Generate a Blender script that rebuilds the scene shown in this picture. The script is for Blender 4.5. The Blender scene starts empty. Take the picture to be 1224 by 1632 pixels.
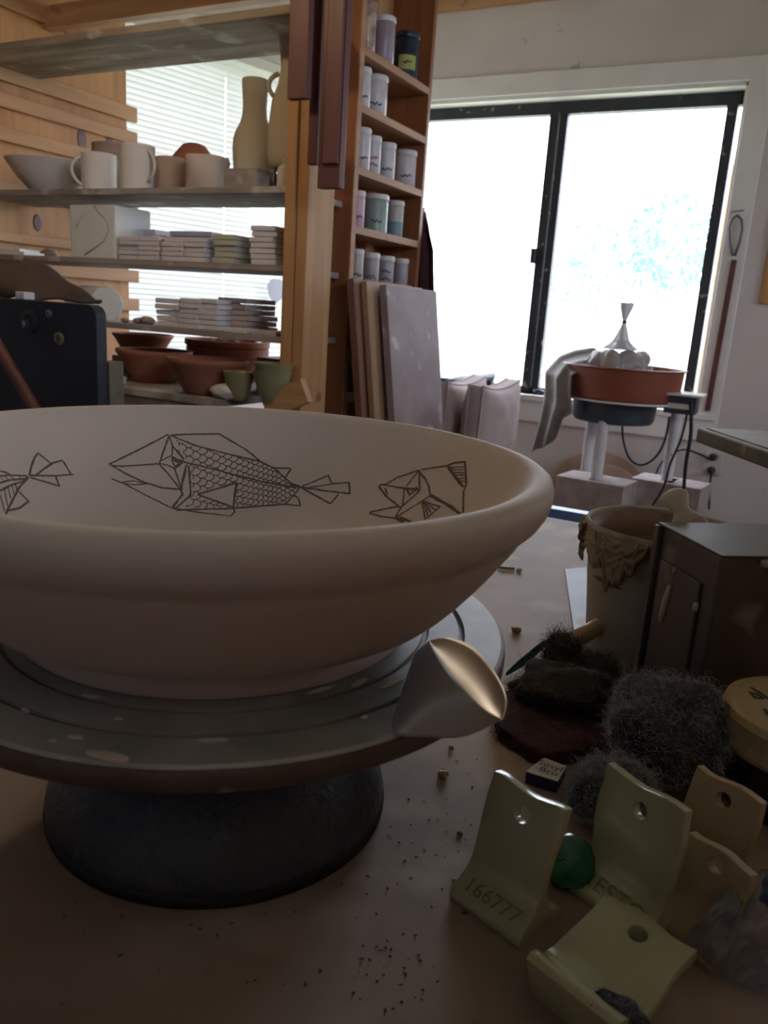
import bpy, bmesh, math, random
from mathutils import Vector, Matrix, noise
from mathutils.bvhtree import BVHTree
random.seed(7)
scene = bpy.context.scene
col = scene.collection

# ------------------------------------------------------------------ camera
# room axes: +X along the window wall to the right, +Y towards the window wall, Z up (metres)
F = 1270.0                                       # focal length in pixels of the 1224 x 1632 frame
T = 0.78                                         # table top height
CAM = Vector((0.0, 0.0, T + 0.2725))
R = ((0.8817472818, 0.1692380512, -0.4403183087),
     (0.4673853406, -0.1871531801, 0.8640165685),
     (0.0638175085, -0.9676425834, -0.2441211921))
RM = Matrix(R)
cam = bpy.data.cameras.new('camera')
cam.sensor_fit = 'VERTICAL'; cam.sensor_height = 36.0
cam.lens = F / 1632.0 * 36.0
cam.clip_start = 0.01; cam.clip_end = 200
cam.dof.use_dof = True; cam.dof.focus_distance = 0.62; cam.dof.aperture_fstop = 16.0
camo = bpy.data.objects.new('camera', cam); col.objects.link(camo)
m = Matrix.Identity(4)
for i in range(3):
    m[i][0] = R[i][0]; m[i][1] = -R[i][1]; m[i][2] = -R[i][2]; m[i][3] = CAM[i]
camo.matrix_world = m
scene.camera = camo

# ------------------------------------------------------------------ view, world, daylight
vs = scene.view_settings
vs.view_transform = 'Standard'; vs.look = 'None'; vs.exposure = 0.12; vs.gamma = 1.0; vs.use_curve_mapping = False
scene.cycles.use_denoising = True
scene.cycles.max_bounces = 8; scene.cycles.diffuse_bounces = 5; scene.cycles.transparent_max_bounces = 12
scene.cycles.sample_clamp_indirect = 6.0
scene.cycles.caustics_reflective = False; scene.cycles.caustics_refractive = False
w = bpy.data.worlds.new('overcast_sky'); scene.world = w; w.use_nodes = True
bg = w.node_tree.nodes['Background']
bg.inputs['Color'].default_value = (0.81, 0.87, 1.0, 1); bg.inputs['Strength'].default_value = 10.0
w.cycles.sampling_method = 'MANUAL'; w.cycles.sample_map_resolution = 64

def area(name, loc, rot, sx, sy, power=0, color=(1, 1, 1), portal=False):
    l = bpy.data.lights.new(name, 'AREA'); l.shape = 'RECTANGLE'; l.size = sx; l.size_y = sy
    l.energy = power; l.color = color
    if portal: l.cycles.is_portal = True
    o = bpy.data.objects.new(name, l); col.objects.link(o); o.location = loc; o.rotation_euler = rot
    return o
WY = 3.85                                        # inner face of the window wall
area('window_portal', (-1.235, WY + 0.14, 1.375), (math.radians(-90), 0, 0), 1.66, 1.38, 1, portal=True)
area('side_window_portal', (1.72, 3.0, 1.65), (0, math.radians(90), 0), .7, .7, 1, portal=True)
area('added_window_portal', (1.72, -.2, 1.9), (0, math.radians(90), 0), .8, 1.6, 1, portal=True)
LWA = Vector((-2.55, 2.5, 0)); LU = Vector((math.sin(math.radians(12)), math.cos(math.radians(12)), 0))
LN = Vector((LU.y, -LU.x, 0))                    # left wall: point, direction, inward normal
pc = LWA + LU * 0.325 - LN * 0.13
area('blind_portal', (pc.x, pc.y, 1.4), (math.radians(90), 0, math.radians(-102)), 1.66, 1.3, 1, portal=True)

# ------------------------------------------------------------------ helpers
def ray(px, py):
    v = Vector((px - 612.0, py - 816.0, F)); return (RM @ v).normalized()
def at(px, py, X=None, Y=None, Z=None):
    d = ray(px, py)
    if X is not None: t = (X - CAM.x) / d.x
    elif Y is not None: t = (Y - CAM.y) / d.y
    else: t = (Z - CAM.z) / d.z
    return CAM + d * t
def tab(px, py, h=0.0): return at(px, py, Z=T + h)

wl = {}
def tag(o, label=None, cat=None, group=None, kind=None):
    if label: o['label'] = label
    if cat: o['category'] = cat
    if group: o['group'] = group
    if kind: o['kind'] = kind
    return o
def thing(name, loc, label, cat, group=None, rz=0.0, rot=None):
    o = bpy.data.objects.new(name, None); col.objects.link(o); o.empty_display_size = 0.02
    o.location = loc; o.rotation_euler = rot if rot else (0, 0, rz)
    wl[o.name] = Vector(loc)
    return tag(o, label, cat, group)
class MB:
    def __init__(s): s.v = []; s.f = []
    def add(s, vs_, fs, M=None):
        b = len(s.v)
        s.v += [tuple(M @ Vector(p)) if M else tuple(p) for p in vs_]
        s.f += [tuple(i + b for i in f) for f in fs]
        return s
    def box(s, a, b, M=None):
        x0, x1 = sorted((a[0], b[0])); y0, y1 = sorted((a[1], b[1])); z0, z1 = sorted((a[2], b[2]))
        return s.add([(x0, y0, z0), (x1, y0, z0), (x1, y1, z0), (x0, y1, z0), (x0, y0, z1), (x1, y0, z1), (x1, y1, z1), (x0, y1, z1)],
                     [(0, 3, 2, 1), (4, 5, 6, 7), (0, 1, 5, 4), (1, 2, 6, 5), (2, 3, 7, 6), (3, 0, 4, 7)], M)
    def lathe(s, prof, n=40, c=(0, 0, 0), M=None, wob=None):
        vs_ = []; fs = []
        for k, (r, z) in enumerate(prof):
            for i in range(n):
                a = 2 * math.pi * i / n
                rr = r * (1 + (wob(a, z) if wob else 0))
                vs_.append((c[0] + rr * math.cos(a), c[1] + rr * math.sin(a), c[2] + z))
        for k in range(len(prof) - 1):
            for i in range(n):
                j = (i + 1) % n
                fs.append((k * n + i, k * n + j, (k + 1) * n + j, (k + 1) * n + i))
        if prof[0][0] > 1e-6: fs.append(tuple(range(n))[::-1])
        if prof[-1][0] > 1e-6: fs.append(tuple((len(prof) - 1) * n + i for i in range(n)))
        return s.add(vs_, fs, M)
    def tube(s, pts, r, n=8, M=None):
        pts = [Vector(p) for p in pts]; vs_ = []; fs = []
        prev = None
        for k, p in enumerate(pts):
            t = (pts[min(k + 1, len(pts) - 1)] - pts[max(k - 1, 0)]).normalized()
            if prev is None:
                a = Vector((0, 0, 1)) if abs(t.z) < 0.9 else Vector((1, 0, 0))
                u = t.cross(a).normalized()
            else:
                u = (prev - t * prev.dot(t)).normalized()
            prev = u; w_ = t.cross(u)
            rr = r[k] if isinstance(r, (list, tuple)) else r
            for i in range(n):
                a = 2 * math.pi * i / n
                vs_.append(p + (u * math.cos(a) + w_ * math.sin(a)) * rr)
        for k in range(len(pts) - 1):
            for i in range(n):
                j = (i + 1) % n
                fs.append((k * n + i, k * n + j, (k + 1) * n + j, (k + 1) * n + i))
        fs.append(tuple(range(n))[::-1]); fs.append(tuple((len(pts) - 1) * n + i for i in range(n)))
        return s.add(vs_, fs, M)
    def prism(s, poly, fn0, fn1):
        """poly of 2D points mapped to two 3D caps"""
        n = len(poly); vs_ = [fn0(p) for p in poly] + [fn1(p) for p in poly]
        fs = [tuple(range(n))[::-1], tuple(range(n, 2 * n))] + [(i, (i + 1) % n, n + (i + 1) % n, n + i) for i in range(n)]
        return s.add(vs_, fs)
    def grid(s, nu, nv, fn, M=None):
        vs_ = [fn(i / nu, j / nv) for j in range(nv + 1) for i in range(nu + 1)]
        fs = [(j * (nu + 1) + i, j * (nu + 1) + i + 1, (j + 1) * (nu + 1) + i + 1, (j + 1) * (nu + 1) + i) for j in range(nv) for i in range(nu)]
        return s.add(vs_, fs, M)
    def mesh(s, name, mat, off=Vector((0, 0, 0)), smooth=False):
        me = bpy.data.meshes.new(name)
        me.from_pydata([(p[0] - off.x, p[1] - off.y, p[2] - off.z) for p in s.v], [], s.f)
        bm = bmesh.new(); bm.from_mesh(me); bmesh.ops.recalc_face_normals(bm, faces=bm.faces); bm.to_mesh(me); bm.free()
        me.materials.append(mat)
        if smooth: me.polygons.foreach_set('use_smooth', [True] * len(me.polygons))
        me.update()
        return me
    def build(s, name, mat, parent=None, smooth=False, bevel=0, local=False, solid=0, sub=0, seg=2, autos=None):
        if parent is not None: off = Vector((0, 0, 0)) if local else wl[parent.name]
        elif local: off = Vector((0, 0, 0))
        else:
            xs = [p[0] for p in s.v]; ys = [p[1] for p in s.v]; zs = [p[2] for p in s.v]
            off = Vector(((min(xs) + max(xs)) / 2, (min(ys) + max(ys)) / 2, min(zs)))
        me = s.mesh(name, mat, off, smooth)
        o = bpy.data.objects.new(name, me); col.objects.link(o)
        if parent is not None: o.parent = parent; wl[o.name] = wl[parent.name]
        else: o.location = off; wl[o.name] = off
        if solid:
            md = o.modifiers.new('thick', 'SOLIDIFY'); md.thickness = solid; md.offset = 0
        if bevel:
            md = o.modifiers.new('bevel', 'BEVEL'); md.width = bevel; md.segments = seg; md.limit_method = 'ANGLE'; md.angle_limit = math.radians(35)
            if not smooth: me.polygons.foreach_set('use_smooth', [False] * len(me.polygons))
        if sub:
            md = o.modifiers.new('sub', 'SUBSURF'); md.levels = sub; md.render_levels = sub
        if autos: 
            me.polygons.foreach_set('use_smooth', [True] * len(me.polygons))
            me.set_sharp_from_angle(angle=math.radians(autos))
        return o
def one(mb, name, mat, label, cat, group=None, **k):
    return tag(mb.build(name, mat, **k), label, cat, group)
def struct(mb, name, mat, **k):
    return tag(mb.build(name, mat, **k), kind='structure')
def text_mesh(s, size, mat, extrude=0.0):
    c = bpy.data.curves.new('lettering', 'FONT'); c.body = s; c.size = size; c.align_x = 'CENTER'; c.align_y = 'CENTER'; c.extrude = extrude; c.resolution_u = 3
    o = bpy.data.objects.new('tmp', c); col.objects.link(o)
    dg = bpy.context.evaluated_depsgraph_get(); me = bpy.data.meshes.new_from_object(o.evaluated_get(dg))
    bpy.data.objects.remove(o); bpy.data.curves.remove(c)
    me.materials.clear(); me.materials.append(mat); me.name = 'lettering'
    return me
def blob(r, sub=3, amp=0.2, freq=3.0, seed=0.0, sc=(1, 1, 1)):
    bm = bmesh.new(); bmesh.ops.create_icosphere(bm, subdivisions=sub, radius=1.0)
    mb = MB()
    vs_ = []
    for v in bm.verts:
        p = v.co.normalized(); d = 1 + amp * noise.noise(p * freq + Vector((seed, seed * 2, -seed)))
        vs_.append((p.x * d * r * sc[0], p.y * d * r * sc[1], p.z * d * r * sc[2]))
    fs = [tuple(v.index for v in f.verts) for f in bm.faces]; bm.free()
    mb.add(vs_, fs); return mb
def moved(mb, M):
    mb.v = [tuple(M @ Vector(p)) for p in mb.v]; return mb

# ------------------------------------------------------------------ materials
def nodes(name):
    mt = bpy.data.materials.new(name); mt.use_nodes = True
    nt = mt.node_tree; return mt, nt, nt.nodes['Principled BSDF']
def pm(name, c1, c2=None, scale=20.0, rough=0.6, metal=0.0, bump=0.0, bscale=None, detail=6.0, stretch=(1, 1, 1), lo=0.35, hi=0.65,
       spot=None, spot_scale=30.0, spot_lo=0.66, spot_hi=0.7, spec=0.5, trans=0.0, coat=0.0, sheen=0.0, rough2=None, dist=0.002):
    mt, nt, b = nodes(name); N = nt.nodes.new; L = nt.links.new
    tc = N('ShaderNodeTexCoord'); mp = N('ShaderNodeMapping'); mp.inputs['Scale'].default_value = stretch
    L(tc.outputs['Object'], mp.inputs['Vector'])
    nz = N('ShaderNodeTexNoise'); nz.inputs['Scale'].default_value = scale; nz.inputs['Detail'].default_value = detail
    L(mp.outputs['Vector'], nz.inputs['Vector'])
    rp = N('ShaderNodeValToRGB'); rp.color_ramp.elements[0].position = lo; rp.color_ramp.elements[1].position = hi
    rp.color_ramp.elements[0].color = (*c1, 1); rp.color_ramp.elements[1].color = (*(c2 or c1), 1)
    L(nz.outputs['Fac'], rp.inputs['Fac']); out = rp.outputs['Color']
    if spot:
        n2 = N('ShaderNodeTexNoise'); n2.inputs['Scale'].default_value = spot_scale; n2.inputs['Detail'].default_value = 3
        L(tc.outputs['Object'], n2.inputs['Vector'])
        r2 = N('ShaderNodeValToRGB'); r2.color_ramp.elements[0].position = spot_lo; r2.color_ramp.elements[1].position = spot_hi
        L(n2.outputs['Fac'], r2.inputs['Fac'])
        mx = N('ShaderNodeMixRGB'); mx.inputs['Color2'].default_value = (*spot, 1)
        L(r2.outputs['Color'], mx.inputs['Fac']); L(out, mx.inputs['Color1']); out = mx.outputs['Color']
    L(out, b.inputs['Base Color'])
    b.inputs['Roughness'].default_value = rough; b.inputs['Metallic'].default_value = metal
    b.inputs['Specular IOR Level'].default_value = spec
    if rough2 is not None:
        mr = N('ShaderNodeMapRange'); mr.inputs['To Min'].default_value = rough; mr.inputs['To Max'].default_value = rough2
        L(nz.outputs['Fac'], mr.inputs['Value']); L(mr.outputs['Result'], b.inputs['Roughness'])
    if trans: b.inputs['Transmission Weight'].default_value = trans
    if coat: b.inputs['Coat Weight'].default_value = coat
    if sheen: b.inputs['Sheen Weight'].default_value = sheen
    if bump:
        n3 = N('ShaderNodeTexNoise'); n3.inputs['Scale'].default_value = bscale or scale * 3; n3.inputs['Detail'].default_value = 5
        L(mp.outputs['Vector'], n3.inputs['Vector'])
        bp = N('ShaderNodeBump'); bp.inputs['Strength'].default_value = bump; bp.inputs['Distance'].default_value = dist
        L(n3.outputs['Fac'], bp.inputs['Height']); L(bp.outputs['Normal'], b.inputs['Normal'])
    return mt
def clear(name, color, fac, rough=0.15):
    """thin clear film or pane: mostly see-through with a glossy/diffuse share"""
    mt, nt, b = nodes(name); N = nt.nodes.new; L = nt.links.new
    b.inputs['Base Color'].default_value = (*color, 1); b.inputs['Roughness'].default_value = rough
    tr = N('ShaderNodeBsdfTransparent'); mx = N('ShaderNodeMixShader'); mx.inputs['Fac'].default_value = fac
    L(tr.outputs['BSDF'], mx.inputs[1]); L(b.outputs['BSDF'], mx.inputs[2]); L(mx.outputs['Shader'], nt.nodes['Material Output'].inputs['Surface'])
    return mt
def wood(name, c1, c2, axis='Z', rough=0.6, knots=True, fine=1.0):
    st = {'X': (1.2, 14, 14), 'Y': (14, 1.2, 14), 'Z': (14, 14, 1.2)}[axis]
    return pm(name, c1, c2, scale=2.2 * fine, stretch=st, rough=rough, bump=0.15, bscale=9, detail=8, lo=0.3, hi=0.7,
              spot=tuple(x * 0.35 for x in c1) if knots else None, spot_scale=7, spot_lo=0.7, spot_hi=0.76)
M = {}
M['pineX'] = wood('pine_along_x', (0.42, 0.23, 0.10), (0.60, 0.36, 0.17), 'X')
M['pineY'] = wood('pine_along_y', (0.40, 0.20, 0.08), (0.56, 0.31, 0.14), 'Y')
M['pineZ'] = wood('pine_along_z', (0.40, 0.21, 0.09), (0.56, 0.32, 0.15), 'Z')
M['ply'] = wood('knotty_plywood', (0.38, 0.17, 0.055), (0.58, 0.30, 0.11), 'Z', fine=0.7)
M['darkpine'] = wood('varnished_pine', (0.22, 0.075, 0.03), (0.33, 0.125, 0.05), 'Z', rough=0.45)
M['casepine'] = wood('bookcase_pine', (0.33, 0.16, 0.08), (0.46, 0.25, 0.13), 'Y')
M['plank'] = pm('weathered_plank', (0.20, 0.16, 0.11), (0.42, 0.35, 0.26), scale=3, stretch=(1, 8, 8), rough=0.8, bump=0.2, spot=(0.6, 0.57, 0.52), spot_scale=9, spot_lo=0.6, spot_hi=0.7)
M['greyplank'] = pm('clay_dusted_plank', (0.22, 0.19, 0.17), (0.36, 0.32, 0.30), scale=4, stretch=(1, 8, 8), rough=0.85, bump=0.2, spot=(0.5, 0.46, 0.42), spot_scale=12, spot_lo=0.58, spot_hi=0.7)
M['maroonwood'] = pm('maroon_stained_wood', (0.10, 0.035, 0.035), (0.16, 0.06, 0.055), scale=3, stretch=(10, 10, 1), rough=0.5, bump=0.1)
M['wall'] = pm('cream_wall_paint', (0.61, 0.55, 0.525), (0.67, 0.605, 0.575), scale=3, rough=0.75, bump=0.05, bscale=40, spot=(0.45, 0.41, 0.37), spot_scale=9, spot_lo=0.72, spot_hi=0.76)
M['white'] = pm('white_gloss_paint', (0.74, 0.72, 0.69), (0.8, 0.78, 0.75), scale=5, rough=0.4)
M['ceil'] = pm('ceiling_board', (0.5, 0.44, 0.37), (0.58, 0.5, 0.42), scale=3, rough=0.8)
M['floor'] = pm('dusty_concrete', (0.13, 0.11, 0.10), (0.20, 0.175, 0.16), scale=5, rough=0.85, bump=0.1)
M['table'] = pm('clay_stained_hardboard', (0.25, 0.175, 0.14), (0.42, 0.315, 0.265), scale=4.5, rough=0.62, spec=0.45, bump=0.12, bscale=90, detail=9, spot=(0.47, 0.37, 0.31), spot_scale=14, spot_lo=0.55, spot_hi=0.7, dist=0.001)
M['alu'] = pm('dark_window_frame', (0.012, 0.014, 0.02), (0.03, 0.033, 0.04), scale=8, rough=0.5, spot=(0.3, 0.3, 0.32), spot_scale=26, spot_lo=0.64, spot_hi=0.72)
M['glass'] = clear('window_glass', (0.9, 0.95, 1.0), 0.06, 0.03)
M['slat'], nt_, b_ = nodes('blind_slat')
b_.inputs['Base Color'].default_value = (0.85, 0.86, 0.84, 1); b_.inputs['Roughness'].default_value = 0.5
tl_ = nt_.nodes.new('ShaderNodeBsdfTranslucent'); tl_.inputs['Color'].default_value = (0.8, 0.82, 0.8, 1)
mx_ = nt_.nodes.new('ShaderNodeMixShader'); mx_.inputs['Fac'].default_value = 0.07
nt_.links.new(b_.outputs['BSDF'], mx_.inputs[1]); nt_.links.new(tl_.outputs['BSDF'], mx_.inputs[2])
nt_.links.new(mx_.outputs['Shader'], nt_.nodes['Material Output'].inputs['Surface'])
M['grass'] = pm('outside_grass', (0.40, 0.44, 0.30), (0.52, 0.55, 0.42), scale=4, rough=0.9)
M['leaf'] = pm('tree_leaf', (0.10, 0.26, 0.22), (0.20, 0.40, 0.34), scale=3, rough=0.6)
M['bark'] = pm('bark', (0.34, 0.31, 0.28), (0.42, 0.39, 0.36), scale=10, rough=0.9, bump=0.4)
M['dirt'] = M['floor']

M['lining'] = pm('dark_board_lining', (.27, .25, .255), (.34, .31, .315), scale=3, stretch=(8, 8, 1), rough=.8)
# ------------------------------------------------------------------ room shell
XR, YB, ZC = 1.6, -1.6, 2.62
struct(MB().box((-3.7, YB - .1, -.1), (XR + .1, WY + .15, 0)), 'floor', M['floor'])
struct(MB().box((-3.7, YB - .1, ZC), (XR + .1, WY + .15, ZC + .1)), 'ceiling', M['ceil'])
WX0, WX1, WZ0, WZ1 = -2.06, -0.42, 0.70, 2.055       # window opening
wf = MB()
wf.box((-2.6, WY, 0), (WX0, WY + .12, ZC)); wf.box((WX1, WY, 0), (XR, WY + .12, ZC))
wf.box((WX0, WY, 0), (WX1, WY + .12, WZ0)); wf.box((WX0, WY, WZ1), (WX1, WY + .12, ZC))
struct(wf, 'wall_front', M['wall'])
wr = MB()
wr.box((XR, YB, 0), (XR + .1, -1.0, ZC)); wr.box((XR, -1.0, 0), (XR + .1, .6, 1.5)); wr.box((XR, -1.0, 2.3), (XR + .1, .6, ZC)); wr.box((XR, .6, 0), (XR + .1, 2.65, ZC)); wr.box((XR, 3.35, 0), (XR + .1, WY, ZC)); wr.box((XR, 2.65, 0), (XR + .1, 3.35, 1.3)); wr.box((XR, 2.65, 2.0), (XR + .1, 3.35, ZC))
struct(wr, 'wall_right', M['wall'])
struct(MB().box((-3.7, YB - .1, 0), (XR + .1, YB, ZC)), 'wall_back', M['lining'])
ML = Matrix(((LU.x, -LN.x, 0, LWA.x), (LU.y, -LN.y, 0, LWA.y), (0, 0, 1, 0), (0, 0, 0, 1)))
BS0, BS1, BZ0, BZ1 = -.5, 1.15, .75, 2.05
ww = MB()
ww.box((-4.2, 0, 0), (BS0, .1, ZC), ML); ww.box((BS1, 0, 0), (1.4, .1, ZC), ML)
ww.box((BS0, 0, 0), (BS1, .1, BZ0), ML); ww.box((BS0, 0, BZ1), (BS1, .1, ZC), ML)
struct(ww, 'wall_left', M['wall'])
# big sliding window: timber lining, architrave, dark aluminium sashes
win = bpy.data.objects.new('window_1', None); col.objects.link(win); win.location = ((WX0 + WX1) / 2, WY, WZ0); wl[win.name] = Vector(win.location); tag(win, kind='structure')
a = MB(); 
for (p, q) in (((WX0 - .02, WY - .004, WZ1 - .012), (WX1 + .02, WY + .12, WZ1 + .012)), ((WX0 - .01, WY - .004, WZ0), (WX0 + .012, WY + .12, WZ1)), ((WX1 - .006, WY - .004, WZ0), (WX1 + .012, WY + .12, WZ1))): a.box(p, q)
a.build('reveal_lining', M['white'], win)
MB().box((WX0 - .1, WY - .03, WZ0 - .03), (WX1 + .09, WY + .12, WZ0)).build('window_sill', M['white'], win, bevel=.004)
for n, p, q in (('architrave', (WX0 - .1, WY - .018, WZ1 + .005), (WX1 + .10, WY, WZ1 + .095)), ('architrave', (WX1 + .005, WY - .018, WZ0 - .12), (WX1 + .10, WY, WZ1 + .005)),
                ('architrave', (WX0 - .1, WY - .018, WZ0 - .12), (WX0 - .005, WY, WZ1 + .005)), ('apron', (WX0 - .1, WY - .018, WZ0 - .13), (WX1 + .005, WY, WZ0 - .03))):
    MB().box(p, q).build(n, M['white'], win, bevel=.003)
FY = WY + .075
f = MB(); f.box((WX0 + .012, FY, WZ1 - .065), (WX1 - .006, FY + .05, WZ1 - .012)); f.box((WX0 + .012, FY, WZ0), (WX1 - .006, FY + .05, WZ0 + .03))
f.build('frame_rail', M['alu'], win)
MB().box((WX0 + .012, FY, WZ0), (WX0 + .05, FY + .05, WZ1 - .012)).build('frame_stile', M['alu'], win)
MB().box((-.495, FY - .008, WZ0), (-.452, FY + .045, WZ1 - .02)).build('frame_stile', M['alu'], win)
mu = MB().box((-1.265, FY - .012, WZ0), (-1.222, FY + .03, WZ1 - .06)).build('meeting_stile', M['alu'], win, bevel=.003)
MB().box((-1.218, FY - .002, WZ0), (-1.182, FY + .045, WZ1 - .06)).build('meeting_stile', M['alu'], win, bevel=.003)
lz = at(851, 408, Y=FY - .01).z
MB().box((-1.285, FY - .03, lz - .035), (-1.262, FY + .0, lz + .035)).build('latch', M['alu'], win, bevel=.004)
for x0, x1 in ((WX0 + .04, -1.24), (-1.2, -.47), (-.455, WX1 - .006)):
    MB().box((x0, FY + .018, WZ0 + .02), (x1, FY + .022, WZ1 - .04)).build('pane', M['glass'], win)
# side window that only lights the room (right wall, out of frame)
win2 = bpy.data.objects.new('window_2', None); col.objects.link(win2); win2.location = (XR, 3.0, 1.3); wl[win2.name] = Vector(win2.location); tag(win2, kind='structure')
a = MB(); a.box((XR, 2.65, 1.3), (XR + .06, 2.69, 2.0)); a.box((XR, 3.31, 1.3), (XR + .06, 3.35, 2.0)); a.box((XR, 2.65, 1.3), (XR + .06, 3.35, 1.34)); a.box((XR, 2.65, 1.96), (XR + .06, 3.35, 2.0))
a.build('window_frame', M['alu'], win2)
win4 = bpy.data.objects.new('added_window', None); col.objects.link(win4); win4.location = (XR, -.2, 1.5); wl[win4.name] = Vector(win4.location); tag(win4, kind='structure')  # added high window, out of view, that throws daylight on the rack
a = MB(); a.box((XR, -1.0, 1.5), (XR + .06, -.96, 2.3)); a.box((XR, .56, 1.5), (XR + .06, .6, 2.3)); a.box((XR, -1.0, 1.5), (XR + .06, .6, 1.54)); a.box((XR, -1.0, 2.26), (XR + .06, .6, 2.3)); a.box((XR, -.22, 1.54), (XR + .06, -.18, 2.26))
a.build('window_frame', M['alu'], win4)
# cornice strip
struct(MB().box((-2.3, WY - .03, 2.44), (XR, WY, 2.49)), 'trim_1', M['pineX'])
# blinds window
win3 = bpy.data.objects.new('window_3', None); col.objects.link(win3); pw = LWA + LU * .325; win3.location = (pw.x, pw.y, BZ0); wl[win3.name] = Vector(win3.location); tag(win3, kind='structure')
a = MB(); a.box((BS0, .04, BZ0), (BS0 + .04, .08, BZ1), ML); a.box((BS1 - .04, .04, BZ0), (BS1, .08, BZ1), ML); a.box((BS0, .04, BZ0), (BS1, .08, BZ0 + .04), ML); a.box((BS0, .04, BZ1 - .04), (BS1, .08, BZ1), ML); a.box((.49, .04, BZ0), (.53, .08, BZ1), ML)
a.build('window_frame', M['white'], win3)
a = MB(); a.box((BS0 - .05, -.012, BZ1 + .06), (BS1 + .1, 0, BZ1 + .13), ML); a.build('architrave', M['white'], win3)
blind_names = (('pleated white slat blind in the window behind the mugs and left part of the rack', BS0 + .01, .5), ('white slat blind behind the two tall bottles, beside the timber post', .502, BS1 - .01))
for lab, s0, s1 in blind_names:
    L0 = LWA + LU * ((s0 + s1) / 2) + LN * .03
    br = thing('venetian_blind', (L0.x, L0.y, BZ0), lab, 'blind', 'venetian blinds', rz=math.radians(90 - 12))
    hw = (s1 - s0) / 2
    MB().box((-hw, -.018, BZ1 - BZ0 - .0), (hw, .018, BZ1 - BZ0 + .045)).build('head_rail', M['white'], br, local=True, bevel=.003)
    sm = MB()
    prof = [(-.0125, -.0008), (-.006, .0012), (0, .0018), (.006, .0012), (.0125, -.0008)]
    for q in range(4):
        (y0, z0), (y1, z1) = prof[q], prof[q + 1]
        sm.add([(-hw, y0, z0), (hw, y0, z0), (hw, y1, z1), (-hw, y1, z1)], [(0, 1, 2, 3)])
    sme = sm.mesh('slat', M['slat'])
    k = 0; z = .02
    while z < BZ1 - BZ0 - .01:
        o = bpy.data.objects.new('slat', sme); col.objects.link(o); o.parent = br; o.location = (0, 0, z)
        o.rotation_euler = (math.radians(-69 + random.uniform(-2, 2)), math.radians(random.uniform(-.15, .15)), 0); z += .0215
    for cx in (-hw * .72, hw * .72):
        MB().box((cx - .0012, .008, 0), (cx + .0012, .010, BZ1 - BZ0)).build('ladder_cord', M['white'], br, local=True)
    MB().box((-hw, -.012, 0), (hw, .012, .012)).build('bottom_rail', M['white'], br, local=True)

dr0 = ray(440, 462); Lp = LWA + LN * .06; tt = (Lp - CAM).dot(LN) / dr0.dot(LN); pdc = CAM + dr0 * tt
M['lilac'] = pm('pale_lilac_paper', (.50, .50, .58), (.56, .55, .63), scale=12, rough=.8)
one(MB().lathe([(.055, 0), (.056, .001), (.054, .002)], 28, M=Matrix.Translation(pdc) @ Matrix.Rotation(math.radians(78), 4, 'Z') @ Matrix.Rotation(math.radians(90), 4, 'X'), wob=lambda a, z: .06 * math.sin(3 * a) + .03 * math.sin(7 * a)), 'paper_disc', M['lilac'], 'round lilac paper stuck on the blind beside the timber post', 'paper')
# ------------------------------------------------------------------ outdoors
struct(MB().box((-40, -20, -.6), (40, 60, -.5)), 'ground', M['grass'])
def tree(loc, h, rad, n, lab, seed):
    rnd = random.Random(seed)
    t = thing('garden_tree', loc, lab, 'tree', 'trees outside the big window')
    MB().tube([loc, Vector(loc) + Vector((.1, 0, h * .4)), Vector(loc) + Vector((0, .1, h * .75))], [.12, .09, .05], 8).build('trunk', M['bark'], t)
    mb = MB()
    for _ in range(n):
        v = Vector((rnd.gauss(0, 1), rnd.gauss(0, 1), rnd.gauss(0, 1))).normalized() * rad * rnd.uniform(.5, 1)
        c = Vector(loc) + Vector((v.x, v.y, h * .72 + v.z * .8)); s = rnd.uniform(.04, .10)
        a1 = Vector((rnd.gauss(0, 1), rnd.gauss(0, 1), rnd.gauss(0, 1))).normalized(); b1 = a1.orthogonal().normalized()
        mb.add([c - a1 * s, c - b1 * s * .45 + a1 * .02, c + a1 * s, c + b1 * s * .45], [(0, 1, 2, 3)])
    tag(mb.build('foliage', M['leaf'], t), kind='stuff')
p = at(1075, 390, Y=13); tree((p.x, 13, -.5), p.z + 1.6, 1.0, 900, 'leafy garden tree showing pale green near the right window stile', 3)
p = at(970, 410, Y=15); tree((p.x, 15, -.5), p.z + 1.3, 1.1, 420, 'faint garden tree beyond the middle of the right window pane', 4)
p = at(912, 430, Y=19); tree((p.x, 19, -.5), p.z + 1.2, .9, 330, 'faint shrub-like tree just right of the window meeting stile', 5)
p = at(1169, 285, Y=5.2)
one(MB().box((p.x - .02, 5.2, -.5), (p.x + .022, 5.26, p.z + .08)), 'verandah_post', M['pineZ'], 'orange timber post outside by the right window edge', 'post')

# ------------------------------------------------------------------ storage rack
PX = -2.36                                        # face of the left side panel
rk = thing('storage_rack', (-1.75, 1.9, 0), 'timber storage rack of planks on battens in front of the blinds', 'rack')
MB().box((PX - .018, 1.25, .0), (PX, 2.35, 2.55)).build('side_panel', M['ply'], rk)
for (px, py, r_) in ((131, 222, .026), (175, 229, .022), (60, 355, .02)):
    c = at(px, py, X=PX + .001); MB().lathe([(r_, 0), (r_ * .9, .0012), (0, .0014)], 18, M=Matrix.Translation(c) @ Matrix.Rotation(math.radians(90), 4, 'Y') @ Matrix.Diagonal((1.35, .8, 1, 1))).build('knot', M['maroonwood'], rk)
def bat(zc, y0=1.3, y1=2.385, h=.045):
    MB().box((PX, y0, zc - h / 2), (PX + .02, y1, zc + h / 2)).build('batten', M['pineY'], rk, bevel=.002)
for (px, py, h) in ((200, 178, .05), (200, 216, .042), (200, 262, .042), (208, 338, .045), (208, 440, .045), (210, 486, .045), (150, 395, .03)):
    bat(at(px, py, X=PX + .02).z, h=h)
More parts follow.
